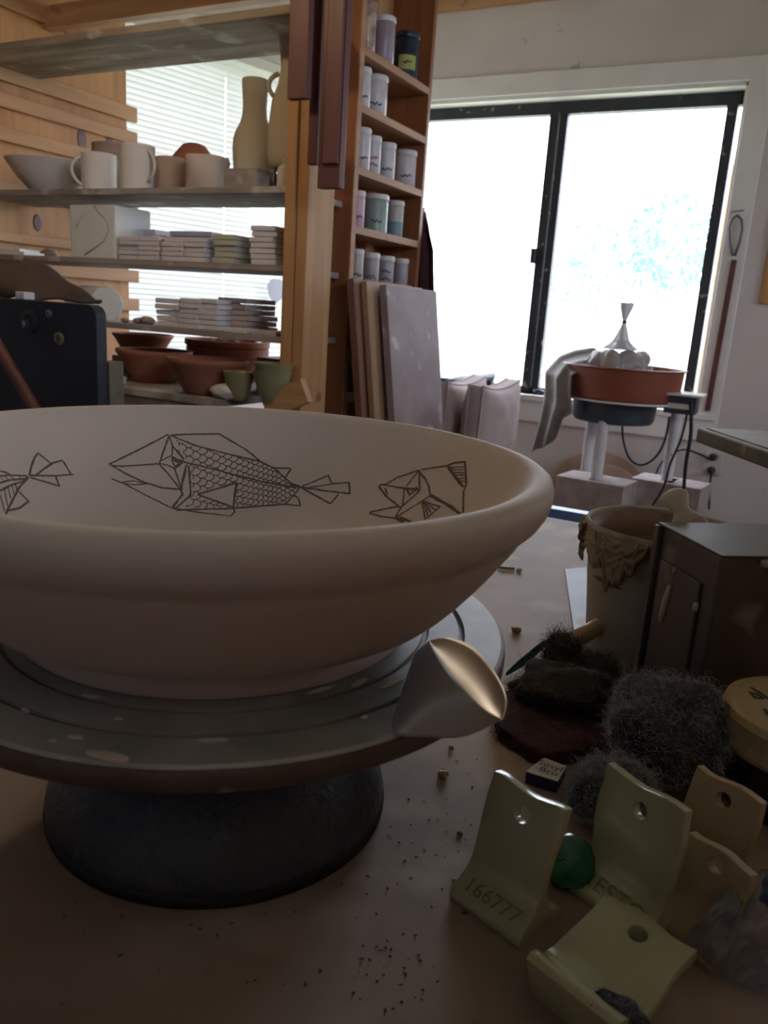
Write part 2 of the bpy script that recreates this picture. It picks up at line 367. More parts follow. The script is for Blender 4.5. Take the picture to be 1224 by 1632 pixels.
bat(at(60, 12, X=PX + .02).z, h=.07)
def shelf(z, y0, y1, x0, x1, mat, t, lab):
    o = MB().box((x0, y0, z - t), (x1, y1, z)).build('shelf', M[mat], rk, bevel=.002); tag(o, lab); return o
S1, S2, S3, S4, S5 = 1.722, 1.330, 1.146, .972, .805
shelf(S1, 1.7, 1.955, PX, -1.183, 'plank', .02, 'bare plywood top shelf')
shelf(S2, 1.7, 1.955, PX, -1.183, 'greyplank', .016, 'dusty shelf of mugs')
shelf(S3, 1.7, 1.955, PX, -1.183, 'greyplank', .016, 'dusty shelf of tile stacks')
shelf(S4, 1.7, 1.955, PX, -1.183, 'greyplank', .016, 'lower shelf of tile stacks')
shelf(S5, 1.62, 2.3, PX, -1.32, 'greyplank', .02, 'bottom shelf of terracotta bowls')
MB().box((PX, 1.63, .45), (-1.19, 1.65, S5 - .021)).build('lower_panel', M['plank'], rk)
MB().box((PX, 1.99, 1.86), (-1.33, 2.03, 1.925)).build('cross_beam', M['pineX'], rk, bevel=.002)
MB().box((PX, 2.25, 2.03), (-1.33, 2.29, 2.16)).build('cross_beam', M['pineX'], rk, bevel=.002)
MB().box((PX, 1.5, 2.2), (-1.34, 2.3, 2.22)).build('loft_board', M['pineX'], rk)
MB().box((-1.182, 1.685, 0), (-1.152, 1.80, 2.5)).build('post', M['pineZ'], rk, bevel=.002)
MB().box((-1.150, 1.692, 0), (-1.119, 1.81, 2.5)).build('post', M['pineZ'], rk, bevel=.002)
MB().box((-1.32, 2.25, 0), (-1.27, 2.3, 2.5)).build('post', M['pineZ'], rk, bevel=.003)
for z in (at(459, 300, Y=1.72).z, at(459, 378, Y=1.72).z, at(459, 440, Y=1.72).z, at(459, 508, Y=1.72).z, at(459, 575, Y=1.72).z, at(459, 240, Y=1.72).z, at(459, 180, Y=1.72).z):
    MB().box((-1.232, 1.775, z - .026), (-1.182, 1.81, z + .026)).build('batten', M['pineY'], rk, bevel=.002)
pa, pb = at(425, 650, Y=1.66), at(488, 622, Y=1.66)
d = (pb - pa).normalized(); n_ = Vector((-d.z, 0, d.x)) * .03
MB().prism([0, 1, 2, 3], lambda i: [pa - n_, pb - n_, pb + n_, pa + n_][i] + Vector((0, -.01, 0)), lambda i: [pa - n_, pb - n_, pb + n_, pa + n_][i] + Vector((0, .012, 0))).build('brace', M['pineX'], rk)

# maroon boards hanging in front of the posts
def hboard(x0, x1, ytop, ybot, Y, th, lab, panel=False, px=True):
    a_, b_ = at(x0, ybot, Y=Y), at(x1, ybot, Y=Y)
    r = thing('maroon_board', ((a_.x + b_.x) / 2, Y, a_.z), lab, 'board', 'maroon boards on the rack post')
    MB().box((a_.x, Y, a_.z), (b_.x, Y + th, 2.35)).build('plank', M['maroonwood'], r, bevel=.002)
    if panel:
        c_ = at(x0 + 11, 262, Y=Y); MB().box((c_.x, Y - .008, c_.z), (b_.x - .003, Y, 2.33)).build('raised_panel', M['maroonwood'], r, bevel=.002)
    MB().box((a_.x + .01, Y + th, 2.2), (a_.x + .022, 1.69, 2.212)).build('hook', M['alu'], r)
hboard(457, 488, 0, 158, 1.60, .02, 'short maroon board hanging left-most before the rack post')
hboard(489, 504, 0, 262, 1.635, .02, 'narrow maroon strip between the two wider maroon boards')
hboard(505, 540, 0, 300, 1.60, .022, 'long maroon panelled board hanging right-most before the bookcase end', True)

# ------------------------------------------------------------------ bookcase with glaze jars
BX = -1.16                                        # front plane, faces +X
NY, FYb, BD = 1.986, 2.392, .14
bc = thing('jar_bookcase', (BX - BD / 2, (NY + FYb) / 2, 0), 'narrow pine bookcase full of small glaze jars', 'bookcase')
MB().box((BX - BD, NY - .02, 0), (BX, NY, 2.4)).build('end_board', M['darkpine'], bc, bevel=.002)
MB().box((BX - BD, FYb, 0), (BX, FYb + .02, 2.4)).build('end_board', M['darkpine'], bc, bevel=.002)
MB().box((BX - BD - .008, NY - .02, 0), (BX - BD, FYb + .02, 2.4)).build('back_board', M['pineZ'], bc)
MB().box((BX, NY - .021, 0), (BX + .004, NY + .001, 2.4)).build('edge_strip', M['casepine'], bc)
shz = []
for (px, py) in ((574, 68), (571, 162), (567, 263), (564.5, 359), (562, 453), (558, 543), (556, 630)):
    z = at(px, py, X=BX).z; shz.append(z)
    MB().box((BX - BD, NY, z - .02), (BX, FYb, z)).build('shelf', M['casepine'], bc, bevel=.001)
MB().box((BX - BD, NY, 2.38), (BX, FYb, 2.4)).build('shelf', M['casepine'], bc)
M['lid'] = pm('white_plastic_lid', (0.66, 0.64, 0.64), (0.74, 0.72, 0.72), scale=10, rough=0.45)
M['ink'] = pm('dark_ink', (0.05, 0.05, 0.08), rough=0.7)
M['redink'] = pm('red_ink', (0.35, 0.05, 0.1), rough=0.7)
def jarmat(name, c, c2=None): 
    M[name] = pm(name, c, c2 or c, scale=18, rough=0.35, lo=.45, hi=.55); return M[name]
jm = {'white': jarmat('jar_white', (.62, .60, .63), (.56, .54, .57)), 'mauve': jarmat('jar_mauve', (.30, .23, .29), (.34, .27, .33)), 'navy': jarmat('jar_navy', (.012, .016, .03), (.02, .035, .06)),
      'speck': jarmat('jar_speckled', (.55, .42, .36), (.28, .17, .12)), 'pink': jarmat('jar_pink', (.58, .38, .50), (.62, .42, .54)), 'green': jarmat('jar_green', (.30, .36, .36), (.26, .36, .30)),
      'grey': jarmat('jar_grey', (.50, .47, .45), (.45, .43, .42)), 'blue': jarmat('jar_blue', (.30, .42, .66), (.36, .48, .7)), 'dark': jarmat('jar_dark', (.03, .03, .04), (.05, .05, .06)), 'dullgrey': jarmat('jar_dullgrey', (.36, .35, .38), (.42, .40, .43))}
M['teal'] = pm('teal_band', (.16, .27, .33), (.2, .32, .38), scale=20, rough=.5)
M['ylabel'] = pm('yellow_label', (.45, .46, .12), (.36, .38, .1), scale=60, rough=.6)
def arc_text(root, s, r, z, size, mat, face):
    me = text_mesh(s, size, mat)
    for v in me.vertices:
        a_ = face + v.co.x / r; v.co = Vector((math.cos(a_) * (r + .0006), math.sin(a_) * (r + .0006), z + v.co.y))
    o = bpy.data.objects.new('lettering', me); col.objects.link(o); o.parent = root; return o
def squig(root, r, z, size, mat, face, seed):
    rnd = random.Random(seed); mb = MB(); x = -size * 1.6
    pts = []
    while x < size * 1.6:
        pts.append((x, rnd.uniform(-.5, .5) * size)); x += size * rnd.uniform(.2, .4)
    for (x0, y0), (x1, y1) in zip(pts[:-1], pts[1:]):
        def pp(x, y): a_ = face + x / r; return (math.cos(a_) * (r + .0007), math.sin(a_) * (r + .0007), z + y)
        h = .0017
        mb.add([pp(x0 - h, y0 - h), pp(x1 + h, y1 - h), pp(x1 + h, y1 + h), pp(x0 - h, y0 + h)], [(0, 1, 2, 3)])
    return mb.build('lettering', mat, root, local=True)
JF = math.radians(-55)                             # labels face the camera
def jar(row, px, ytop, wpx, mat, lab, kind='jar', ink=None, lid='lid', dx=0.0):
    X = BX - .046 + dx
    q = at(px, ytop + 30, X=X); zb = shz[row]
    dist = (q - CAM).length
    r = wpx / 2 / F * dist * .97
    h = max(.05, at(px, ytop, X=X).z - zb)
    t = thing(kind, (X, q.y, zb), lab, 'jar', 'glaze jars in the bookcase')
    lh = min(.015, h * .22)
    MB().lathe([(r * .9, 0), (r * .97, .003), (r * .97, h - lh - .006), (r * .9, h - lh)], 24).build('jar_body', jm[mat], t, local=True, autos=40)
    if lid: MB().lathe([(r, h - lh), (r * 1.02, h - lh + .002), (r * 1.02, h - .003), (r * .96, h), (r * .9, h - .0015)], 24).build('lid', M[lid] if lid in M else jm[lid], t, local=True, autos=40)
    if ink == 'sq': squig(t, r * .97, h * .3, .010, M['ink'], JF, px)
    elif ink == 'red': squig(t, r * .97, h * .45, .010, M['redink'], JF, px); squig(t, r * .97, h * .28, .008, M['redink'], JF, px + 1)
    elif ink: arc_text(t, ink, r * .97, h * .38, .022, M['ink'], JF)
    return t, r, h
t, r, h = jar(0, 586, 4, 25, 'speck', 'speckled beige jar with a small cap, top left of the bookcase', lid='speck')
MB().lathe([(r * .6, h), (r * .6, h + .02), (r * .5, h + .022)], 20).build('cap', jm['mauve'], t, local=True, autos=40)
jar(0, 612, 27, 32, 'mauve', 'mauve jar with white lid beside the speckled jar')
t, r, h = jar(0, 648, 53, 36, 'navy', 'dark navy jar with a yellow label on the highest visible shelf', lid='navy')
lb = MB().grid(10, 1, lambda u, v: (math.cos(JF - .75 + 1.5 * u) * (r * .975), math.sin(JF - .75 + 1.5 * u) * (r * .975), h * (.2 + .3 * v))).build('label', M['ylabel'], t, local=True)
squig(t, r * .98, h * .35, .008, M['ink'], JF, 3)
jar(1, 577, 108, 26, 'white', 'white jar half hidden by the bookcase end, second shelf', ink='sq')
jar(1, 599, 121, 34, 'white', 'wide white jar standing alone in view on the second shelf', ink='sq')
jar(2, 577, 204, 26, 'white', 'pale lilac-white jar at the near end of the third shelf', ink='sq')
jar(2, 594.5, 217, 24, 'white', 'white jar with red handwriting on the third shelf', ink='red')
jar(2, 616, 228, 27, 'white', 'white jar third in the row of four on the third shelf', ink='sq')
jar(2, 646, 240, 33, 'white', 'bulging white jar at the far end of the third shelf', ink='sq')
jar(3, 570, 304, 22, 'pink', 'pink jar with white lid at the near end of the fourth shelf', ink='sq')
jar(3, 599, 310, 38, 'green', 'wide grey-green jar in the middle of the fourth shelf', ink='sq')
t, r, h = jar(3, 630, 320, 25, 'grey', 'pale jar with a teal lower half on the fourth shelf')
MB().lathe([(r * .975, .004), (r * .98, .006), (r * .98, h * .42), (r * .975, h * .43)], 24).build('teal_band', M['teal'], t, local=True, autos=40)
jar(4, 568, 397, 22, 'grey', 'grey-white jar at the near end of the shelf above the leaning boards', ink='sq')
jar(4, 591, 403, 26, 'dullgrey', 'dull grey jar second in the row above the leaning boards', ink='sq')
t, r, h = jar(4, 614, 408, 27, 'dullgrey', 'dull grey jar with bold dark lettering above the leaning boards', ink='sq'); squig(t, r * .97, h * .55, .01, M['ink'], JF, 12)
jar(4, 638, 412, 24, 'dullgrey', 'small grey jar last in the row above the leaning boards')
t, r, h = jar(5, 568, 488, 27, 'white', 'white jar with three lines of handwriting on the sixth shelf', ink='sq'); squig(t, r * .97, h * .5, .01, M['ink'], JF, 33); squig(t, r * .97, h * .66, .008, M['ink'], JF, 34)
jar(5, 594, 490, 22, 'dark', 'dark jar beside the white jar on the sixth shelf', lid='dark')
jar(6, 565, 574, 22, 'blue', 'light blue jar with white lid near the bottom of the bookcase')
jar(6, 592, 577, 28, 'dark', 'brownish dark jar near the bottom behind the leaning boards', lid='dark')
# ------------------------------------------------------------------ leaning boards, cloth, cushions
M['sheet'] = pm('clay_smeared_board', (.23, .16, .17), (.33, .25, .26), scale=7, rough=.6, bump=.05, spot=(.5, .44, .45), spot_scale=16, spot_lo=.62, spot_hi=.72)
M['boardside'] = wood('red_brown_board', (.20, .085, .055), (.29, .14, .09), 'Z')
M['boardlight'] = wood('pale_board', (.38, .22, .13), (.48, .30, .18), 'Z')
def lean(y0, y1, ztop, xtop, xbot, th, mat, lab):
    d = Vector((xtop - xbot, 0, ztop)).normalized(); n = Vector((d.z, 0, -d.x))
    p0, p1 = Vector((xbot, 0, 0)), Vector((xtop, 0, ztop))
    return one(MB().prism([p0, p1, p1 + n * th, p0 + n * th], lambda p: (p.x, y0, p.z), lambda p: (p.x, y1, p.z)), 'leaning_board', M[mat], lab, 'board', 'boards leaning on the bookcase', bevel=.002)
zt = at(620, 455, X=-1.03).z
lean(1.915, 2.27, zt + .01, -1.135, -.98, .022, 'boardside', 'red-brown board leaning nearest the bookcase shelves')
lean(1.945, 2.30, zt + .006, -1.108, -.95, .018, 'boardlight', 'pale narrow-edged board sandwiched in the leaning stack')
lean(1.99, 2.325, zt, -1.075, -.91, .022, 'sheet', 'clay-smeared mauve board at the front of the leaning stack')
M['maroon_cloth'] = pm('dark_maroon_cloth', (.045, .012, .022), (.07, .022, .035), scale=30, rough=.9, sheen=.3)
cp = [at(x, y, Y=2.46) for x, y in ((677, 346), (684, 360), (694, 400), (696, 455), (702, 560), (704, 640))]
hk = at(680, 345, Y=2.46)
def clothfn(u, v):
    k = v * 5; i = min(4, int(k)); p = cp[i].lerp(cp[i + 1], k - i)
    wdt = .012 + .10 * min(1, v * 3)
    return (p.x - wdt + wdt * u, p.y + .012 * math.sin(u * 16 + v * 2) - .02 * v, p.z + (.03 * (1 - v) * math.sin(u * math.pi)))
cl = one(MB().grid(24, 20, clothfn), 'hanging_cloth', M['maroon_cloth'], 'dark maroon cloth hanging at the far end of the bookcase', 'cloth', smooth=True, solid=.004)
M['cush'] = pm('pink_beige_canvas', (.42, .32, .31), (.55, .45, .44), scale=6, rough=.9, bump=.1, bscale=60, sheen=.2, spot=(.26, .15, .16), spot_scale=5, spot_lo=.62, spot_hi=.75)
def cushion(p, yaw, w_, h_, th, lab, seed, tilt=0.0):
    t = thing('seat_cushion', p, lab, 'cushion', 'square canvas cushions', rot=(0, tilt, yaw))
    def body(s):
        def fn(u, v):
            x, z = (u - .5) * 2, (v - .5) * 2
            e = (max(0, 1 - abs(x) ** 3.2) * max(0, 1 - abs(z) ** 3.2)) ** .45
            sag = .02 * (1 - x * x) * (1 if z > 0 else 0) * z
            nn = .006 * noise.noise(Vector((x * 2 + seed, z * 2, s * 3)))
            return (s * (th * .18 + th * .34 * e + nn * e), (u - .5) * w_ * (1 - .04 * (1 - z * z)), v * h_ - sag)
        return fn
    mb = MB().grid(26, 26, body(1)).grid(26, 26, body(-1))
    n = 27
    loop = [i for i in range(n)] + [j * n + n - 1 for j in range(1, n)] + [(n - 1) * n + i for i in range(n - 2, -1, -1)] + [j * n for j in range(n - 2, 0, -1)]
    k = len(loop)
    mb.f += [(loop[i], loop[(i + 1) % k], loop[(i + 1) % k] + n * n, loop[i] + n * n) for i in range(k)]
    b = mb.build('cover', M['cush'], t, local=True, smooth=True)
    for s in (1, -1):
        MB().tube([tuple(Vector(mb.v[i if s > 0 else i + n * n]) + Vector((s * .002, 0, 0))) for i in loop + loop[:1]], .0045, 6).build('piping', M['cush'], b, local=True, smooth=True)
    return t
st = MB()
bz = .52
bench = thing('low_bench', (-1.0, 2.72, 0), 'low wooden bench under the two canvas cushions', 'bench')
MB().box((-1.22, 2.5, bz - .03), (-.88, 2.98, bz)).build('bench_top', M['pineX'], bench, bevel=.003)
for x in (-1.18, -.92):
    for y in (2.54, 2.94): MB().box((x - .02, y - .02, 0), (x + .02, y + .02, bz - .03)).build('leg', M['pineZ'], bench)
pA = at(722, 640, Y=2.5); pB = at(777, 640, Y=2.5)
cushion((pA.x - .075, 2.72, bz), math.radians(4), .44, .315, .12, 'canvas cushion on the left, next to the dark chair frame', 1.0, math.radians(2))
cushion((pB.x - .06, 2.70, bz), math.radians(3), .44, .315, .125, 'canvas cushion on the right with a purple stain', 5.0, math.radians(2))
M['darkblue'] = pm('dark_blue_vinyl', (.012, .015, .03), (.025, .03, .05), scale=10, rough=.45)
xsh = 0
ch = thing('folding_chair', (-1.36, 3.28, 0), 'dark navy chair back standing behind the cushions', 'chair')
a0 = at(703, 608, Y=3.0)
xx = a0.x
MB().box((xx - .03, 2.97, .45), (xx + .01, 3.02, a0.z)).build('back_post', M['darkblue'], ch, bevel=.012, seg=3)
MB().tube([(xx - .01, 3.0, a0.z - .03), (xx - .0, 3.2, a0.z - .005), (xx + .0, 3.58, a0.z + .0)], .022, 10).build('top_rail', M['darkblue'], ch, smooth=True)
MB().box((xx - .03, 3.56, .45), (xx + .01, 3.61, a0.z - .0)).build('back_post', M['darkblue'], ch, bevel=.012)
MB().box((xx - .02, 2.99, .62), (xx, 3.58, a0.z - .04)).build('backrest', M['darkblue'], ch, bevel=.01)
MB().box((xx - .4, 2.97, .43), (xx + .01, 3.61, .47)).build('seat', M['darkblue'], ch, bevel=.01)
for x in (xx - .38, xx - .01):
    for y in (2.99, 3.59): MB().tube([(x, y, 0), (x, y, .44)], .012, 8).build('leg', M['alu'], ch)
pk = at(857, 632, Y=WY + .02)
one(moved(blob(.02, 2, .3, 2, 2, (1.5, .8, .8)), Matrix.Translation((pk.x, WY + .02, WZ0 + .014))), 'dark_pebble', M['darkblue'], 'small dark lump on the window sill beside the meeting stile', 'stone', smooth=True)

# ------------------------------------------------------------------ potter's wheel by the window
M['tray'] = pm('red_brown_plastic', (.20, .045, .022), (.28, .075, .04), scale=5, rough=.35, rough2=.55)
M['motor'] = pm('blue_grey_enamel', (.035, .05, .075), (.07, .09, .12), scale=8, rough=.4)
M['wpipe'] = pm('chipped_white_pipe', (.66, .64, .66), (.72, .70, .72), scale=12, rough=.45, spot=(.12, .08, .07), spot_scale=17, spot_lo=.68, spot_hi=.72)
M['block'] = pm('concrete_block', (.33, .27, .26), (.44, .37, .35), scale=20, rough=.95, bump=.4, bscale=120)
M['rubber'] = pm('black_rubber', (.008, .008, .011), rough=.5)
wc = at(995, 588, Y=3.38); wx, wy = wc.x, 3.38
RT = .235; ztop = wc.z + .008; zbt = at(985, 641, Y=3.16).z
pw_ = thing('potters_wheel', (wx, wy, 0), "potter's wheel with a red-brown splash tray by the big window", "potter's wheel")
hh = ztop - zbt
MB().lathe([(RT * .93, zbt), (RT * .97, zbt + .004), (RT, ztop - .004), (RT * 1.035, ztop - .002), (RT * 1.035, ztop + .003), (RT * .99, ztop + .003), (RT * .95, zbt + .012), (0.001, zbt + .012)], 64, (wx, wy, 0)).build('splash_tray', M['tray'], pw_, autos=40)
MB().lathe([(.001, zbt + .045), (.165, zbt + .045), (.165, zbt + .06), (.001, zbt + .06)], 48, (wx, wy, 0)).build('wheel_head', M['motor'], pw_, autos=40)
MB().lathe([(RT * .99, zbt - .008), (RT * .99, zbt - .001), (.001, zbt - .001)], 48, (wx, wy, 0)).build('deck_ring', M['white'], pw_, autos=40)
mz = at(990, 678, Y=3.3).z
MB().lathe([(.12, mz), (.155, mz + .006), (.165, mz + .02), (.17, zbt - .008)], 32, (wx - .02, wy, 0)).build('motor_housing', M['motor'], pw_, autos=40)
btop = at(960, 764, Y=3.25).z
legs = [(at(966, 640, Y=3.24).x, 3.24, btop), (at(940, 700, Y=3.47).x, 3.47, .30), (at(1072, 700, Y=3.45).x, 3.45, at(1085, 768, Y=3.45).z)]
for x, y, z in legs: MB().tube([(x, y, z), (x, y, zbt - .006)], .0235, 14).build('leg', M['wpipe'], pw_, autos=40)
c0 = at(1062, 628, Y=3.3); c1 = at(1108, 662, Y=3.3)
cb = MB().box((c0.x, 3.28, c1.z), (c1.x, 3.38, c0.z)).build('control_box', M['motor'], pw_, bevel=.004)
MB().box((c0.x + .012, 3.276, c1.z + .02), (c1.x - .02, 3.28, c0.z - .03)).build('switch_plate', M['white'], cb)
MB().box((c0.x + .0, 3.26, c0.z), (c1.x + .02, 3.42, c0.z + .008)).build('side_shelf', M['white'], pw_)
def block(cx, cy, zt_, lab, rz=.25):
    n = 2; h = zt_ / n
    for k in range(n):
        t = thing('concrete_block', (cx, cy, k * h), lab[k], 'block', 'concrete blocks under the wheel', rz=rz)
        mb = MB(); W, D = .14, .09
        mb.box((-W, -D, 0), (W, -D + .03, h)); mb.box((-W, D - .03, 0), (W, D, h)); mb.box((-W, -D + .03, 0), (-W + .03, D - .03, h)); mb.box((W - .03, -D + .03, 0), (W, D - .03, h)); mb.box((-.015, -D + .03, 0), (.015, D - .03, h))
        mb.box((-W + .03, -D + .03, h - .025), (W - .03, D - .03, h))
        mb.build('block_body', M['block'], t, local=True)
q = legs[0]; block(q[0], q[1] + .02, btop, ('concrete block on the floor beneath the front wheel leg', 'concrete block directly under the front white wheel leg'), -.12)
q = legs[2]; block(q[0] + .02, q[1], q[2], ('concrete block on the floor beneath the right wheel leg', 'concrete block directly under the right wheel leg'), -.12)
q = legs[1]; one(MB().box((q[0] - .06, q[1] - .05, 0), (q[0] + .06, q[1] + .05, .30)), 'concrete_block', M['block'], 'half-hidden concrete block under the back wheel leg', 'block', 'concrete blocks under the wheel', bevel=.004)
# cords
def cord(pts, Y, lab, r=.0045, n=28):
    P = [at(x, y, Y=(Y[i] if isinstance(Y, (list, tuple)) else Y)) for i, (x, y) in enumerate(pts)]
    out = []
    for i in range(len(P) - 1):
        p0, p1, p2, p3 = P[max(i - 1, 0)], P[i], P[i + 1], P[min(i + 2, len(P) - 1)]
        for k in range(6):
            t = k / 6
            out.append(.5 * ((2 * p1) + (p2 - p0) * t + (2 * p0 - 5 * p1 + 4 * p2 - p3) * t * t + (3 * p1 - p0 - 3 * p2 + p3) * t ** 3))
    out.append(P[-1])
    return one(MB().tube(out, r, 8), 'power_cord', M['rubber'], lab, 'cord', 'black cords under the wheel', smooth=True)
cord([(992, 672), (993, 700), (1003, 730), (1022, 741), (1045, 728), (1060, 700), (1067, 664)], 3.29, 'black cord looping from the motor housing to the control box')
cord([(1095, 660), (1085, 700), (1068, 740), (1058, 775), (1040, 805)], 3.27, 'black cord hanging straight down left from the control box')
cord([(1101, 640), (1101, 690), (1093, 740), (1089, 790)], 3.26, 'thicker black cord hanging at the right edge of the control box', .007)
cord([(1020, 783), (1040, 765), (1056, 735), (1085, 717), (1110, 722), (1136, 734)], [3.5, 3.55, 3.6, 3.65, 3.75, 3.83], 'black cord curving from the bats to the wall socket')
cord([(1135, 748), (1131, 775), (1130, 812)], 3.82, 'short black cord dropping from the wall socket plug')
so = at(1136, 738, Y=WY); sk = thing('wall_socket', (so.x, WY - .012, so.z - .05), 'wall socket with two black plugs low on the wall', 'socket')
MB().box((so.x - .04, WY - .012, so.z - .05), (so.x + .04, WY, so.z + .05)).build('plate', M['wall'], sk, bevel=.003)
for dz in (.03, -.03): MB().lathe([(.016, 0), (.018, .01), (.012, .04), (.005, .045)], 14, M=Matrix.Translation((so.x, WY - .012, so.z + dz)) @ Matrix.Rotation(math.radians(90), 4, 'X')).build('plug', M['rubber'], sk, autos=40)
# round bats against the wall
M['bat'] = pm('masonite_bat', (.26, .15, .11), (.36, .24, .18), scale=7, rough=.8, spot=(.5, .42, .38), spot_scale=9, spot_lo=.6, spot_hi=.7)
for (px, py, rad, Y, lab) in ((945, 825, .245, 3.74, 'large round wooden bat leaning rear-most behind the wheel leg'), (950, 850, .222, 3.66, 'paler round wooden bat leaning in front of the larger one')):
    c = at(px, py, Y=Y)
    Mx = Matrix.Translation((c.x, Y, rad * .97)) @ Matrix.Rotation(math.radians(80), 4, 'X')
    zc = c.z
    one(MB().lathe([(rad * .98, -.009), (rad, -.006), (rad, .006), (rad * .98, .009)], 56, M=Mx), 'round_bat', M['bat'], lab, 'bat', 'round bats by the wall', autos=40)
# blue bin just past the table edge
M['bluebin'] = pm('light_blue_plastic', (.10, .20, .46), (.14, .25, .52), scale=8, rough=.4)
bn = thing('dark_board', (-.45, 1.51, 0), 'black board with a light blue top edge standing past the table', 'board')
e0, e1 = at(872, 812, Y=1.5), at(985, 838, Y=1.5); zb_ = at(930, 819, Y=1.5).z
MB().box((e0.x - .06, 1.498, zb_ - .018), (e1.x + .1, 1.53, zb_)).build('top_edge', M['bluebin'], bn, bevel=.002)
MB().box((e0.x - .06, 1.5, 0), (e1.x + .1, 1.53, zb_ - .018)).build('panel_body', M['rubber'], bn, bevel=.002)
# towel over the tray edge
M['towel'] = pm('grey_brown_towel', (.13, .11, .105), (.19, .165, .155), scale=14, rough=.95, bump=.3, bscale=250, sheen=.3)
tw = [[(945, 554, 3.45), (957, 566, 3.35), (958, 583, 3.28)], [(915, 560, 3.45), (925, 572, 3.33), (930, 588, 3.22)], [(890, 570, 3.42), (900, 580, 3.3), (908, 596, 3.16)],
      [(868, 592, 3.40), (885, 600, 3.24), (907, 622, 3.14)], [(868, 625, 3.39), (885, 640, 3.22), (911, 660, 3.13)], [(862, 665, 3.38), (878, 672, 3.22), (897, 668, 3.14)], [(849, 722, 3.37), (868, 712, 3.24), (888, 698, 3.17)]]
TW = [[at(x, y, Y=Y) for x, y, Y in row] for row in tw]
def twf(u, v):
    k = v * (len(TW) - 1); i = min(len(TW) - 2, int(k)); t = k - i
    def bez(row): return row[0] * (1 - u) ** 2 + (row[1] * 2 - (row[0] + row[2]) * .5) * 2 * u * (1 - u) * 1.0 * 1 + row[2] * u * u if False else (row[0].lerp(row[1], u * 2) if u < .5 else row[1].lerp(row[2], u * 2 - 1))
    p = bez(TW[i]).lerp(bez(TW[i + 1]), t)
    return p + Vector((.006 * math.sin(u * 14 + v * 3), -.014 * math.sin(u * 11 + 1), .005 * math.sin(u * 9 + v * 6)))
one(MB().grid(30, 48, twf), 'towel', M['towel'], 'grey-brown towel draped over the left of the splash tray', 'towel', smooth=True, solid=.006, sub=1)
# bag of clay balls
M['clayball'] = pm('pale_clay', (.30, .24, .19), (.42, .35, .29), scale=9, rough=.8)
M['film'] = clear('clear_plastic_film', (.55, .55, .6), .36, .2)
bz_ = zbt + .06
for k, (px, rr, Y, lab) in enumerate(((951, .036, 3.30, 'clay ball at the left of the bag on the wheel'), (972, .042, 3.27, 'largest clay ball under the bag neck on the wheel'), (1001, .041, 3.30, 'clay ball right of the bag neck on the wheel'), (1022, .036, 3.34, 'right-most clay ball in the bag on the wheel'))):
    x = at(px, 575, Y=Y).x; zz = at(px, 572, Y=Y).z - rr * .1
    one(moved(blob(rr, 3, .12, 2, k), Matrix.Translation((x, Y, zz))), 'clay_ball', M['clayball'], lab, 'clay ball', 'clay balls in the plastic bag', smooth=True)
b0 = at(987, 575, Y=3.3)
prof = [(.06, -.07), (.115, -.05), (.122, -.01), (.10, .03), (.05, .055), (.03, .08)]
prof2 = [(.062, .045), (.040, .065), (.028, .08), (.022, .10), (.014, .125), (.008, .145), (.007, .155), (.012, .17), (.020, .20), (.024, .225)]
M['neck'] = clear('gathered_plastic', (.85, .84, .88), .95, .3)
bgt = thing('plastic_bag', (b0.x, 3.3, b0.z - .07), 'clear plastic bag tied at the neck round the clay balls', 'bag')
MB().lathe(prof, 36, (b0.x, 3.3, b0.z), wob=lambda a, z: .10 * math.sin(a * 7 + z * 30) + .06 * math.sin(a * 13)).build('film', M['film'], bgt, smooth=True)
MB().lathe(prof2, 36, (b0.x, 3.3, b0.z), wob=lambda a, z: .16 * math.sin(a * 7 + z * 30) + .1 * math.sin(a * 13)).build('gathered_neck', M['neck'], bgt, smooth=True)
MB().lathe([(.009, .146), (.011, .15), (.009, .156)], 12, (b0.x, 3.3, b0.z)).build('tie', M['rubber'], bgt)
# things on the window wall, right
M['wire'] = pm('grey_wire', (.16, .14, .14), rough=.5, metal=.3)
lp = [at(x, y, Y=WY - .03) for x, y in ((1168, 408), (1163, 385), (1162, 362), (1167, 348), (1175, 343), (1182, 350), (1183, 366), (1179, 385), (1171, 408))]
lt = thing('wire_loop_tool', tuple(lp[0]), 'grey wire loop hanging on the window architrave', 'wire loop')
MB().tube(lp, .0055, 8).build('loop', M['wire'], lt, smooth=True); MB().tube([at(1165, 338, Y=WY - .03), at(1186, 335, Y=WY - .03)], .003, 6).build('hook_pin', M['wire'], lt)
r0, r1 = at(1170, 414, Y=WY - .03), at(1127, 655, Y=WY - .03)
M['redrod'] = pm('dark_red_stick', (.10, .03, .025), (.15, .05, .04), scale=20, rough=.5)
dr = (r1 - r0)
one(MB().prism([(-.011, 0), (.011, 0), (.011, 1), (-.011, 1)], lambda p: r0 + dr * p[1] + Vector((p[0], 0, 0)), lambda p: r0 + dr * p[1] + Vector((p[0], .012, 0))), 'wooden_stick', M['redrod'], 'dark red wooden stick hanging below the wire loop', 'stick')
v0, v1 = at(1201, 484, Y=WY - .012), at(1201, 484, Y=WY - .012); v0 = v0 + Vector((.02, 0, 0)); v0.z = at(1218, 321, Y=WY - .012).z
one(MB().box((v0.x, WY - .012, v1.z), (v0.x + .5, WY, v0.z)), 'plywood_board', M['ply'], 'square plywood board fixed on the wall right of the window', 'board', bevel=.002)
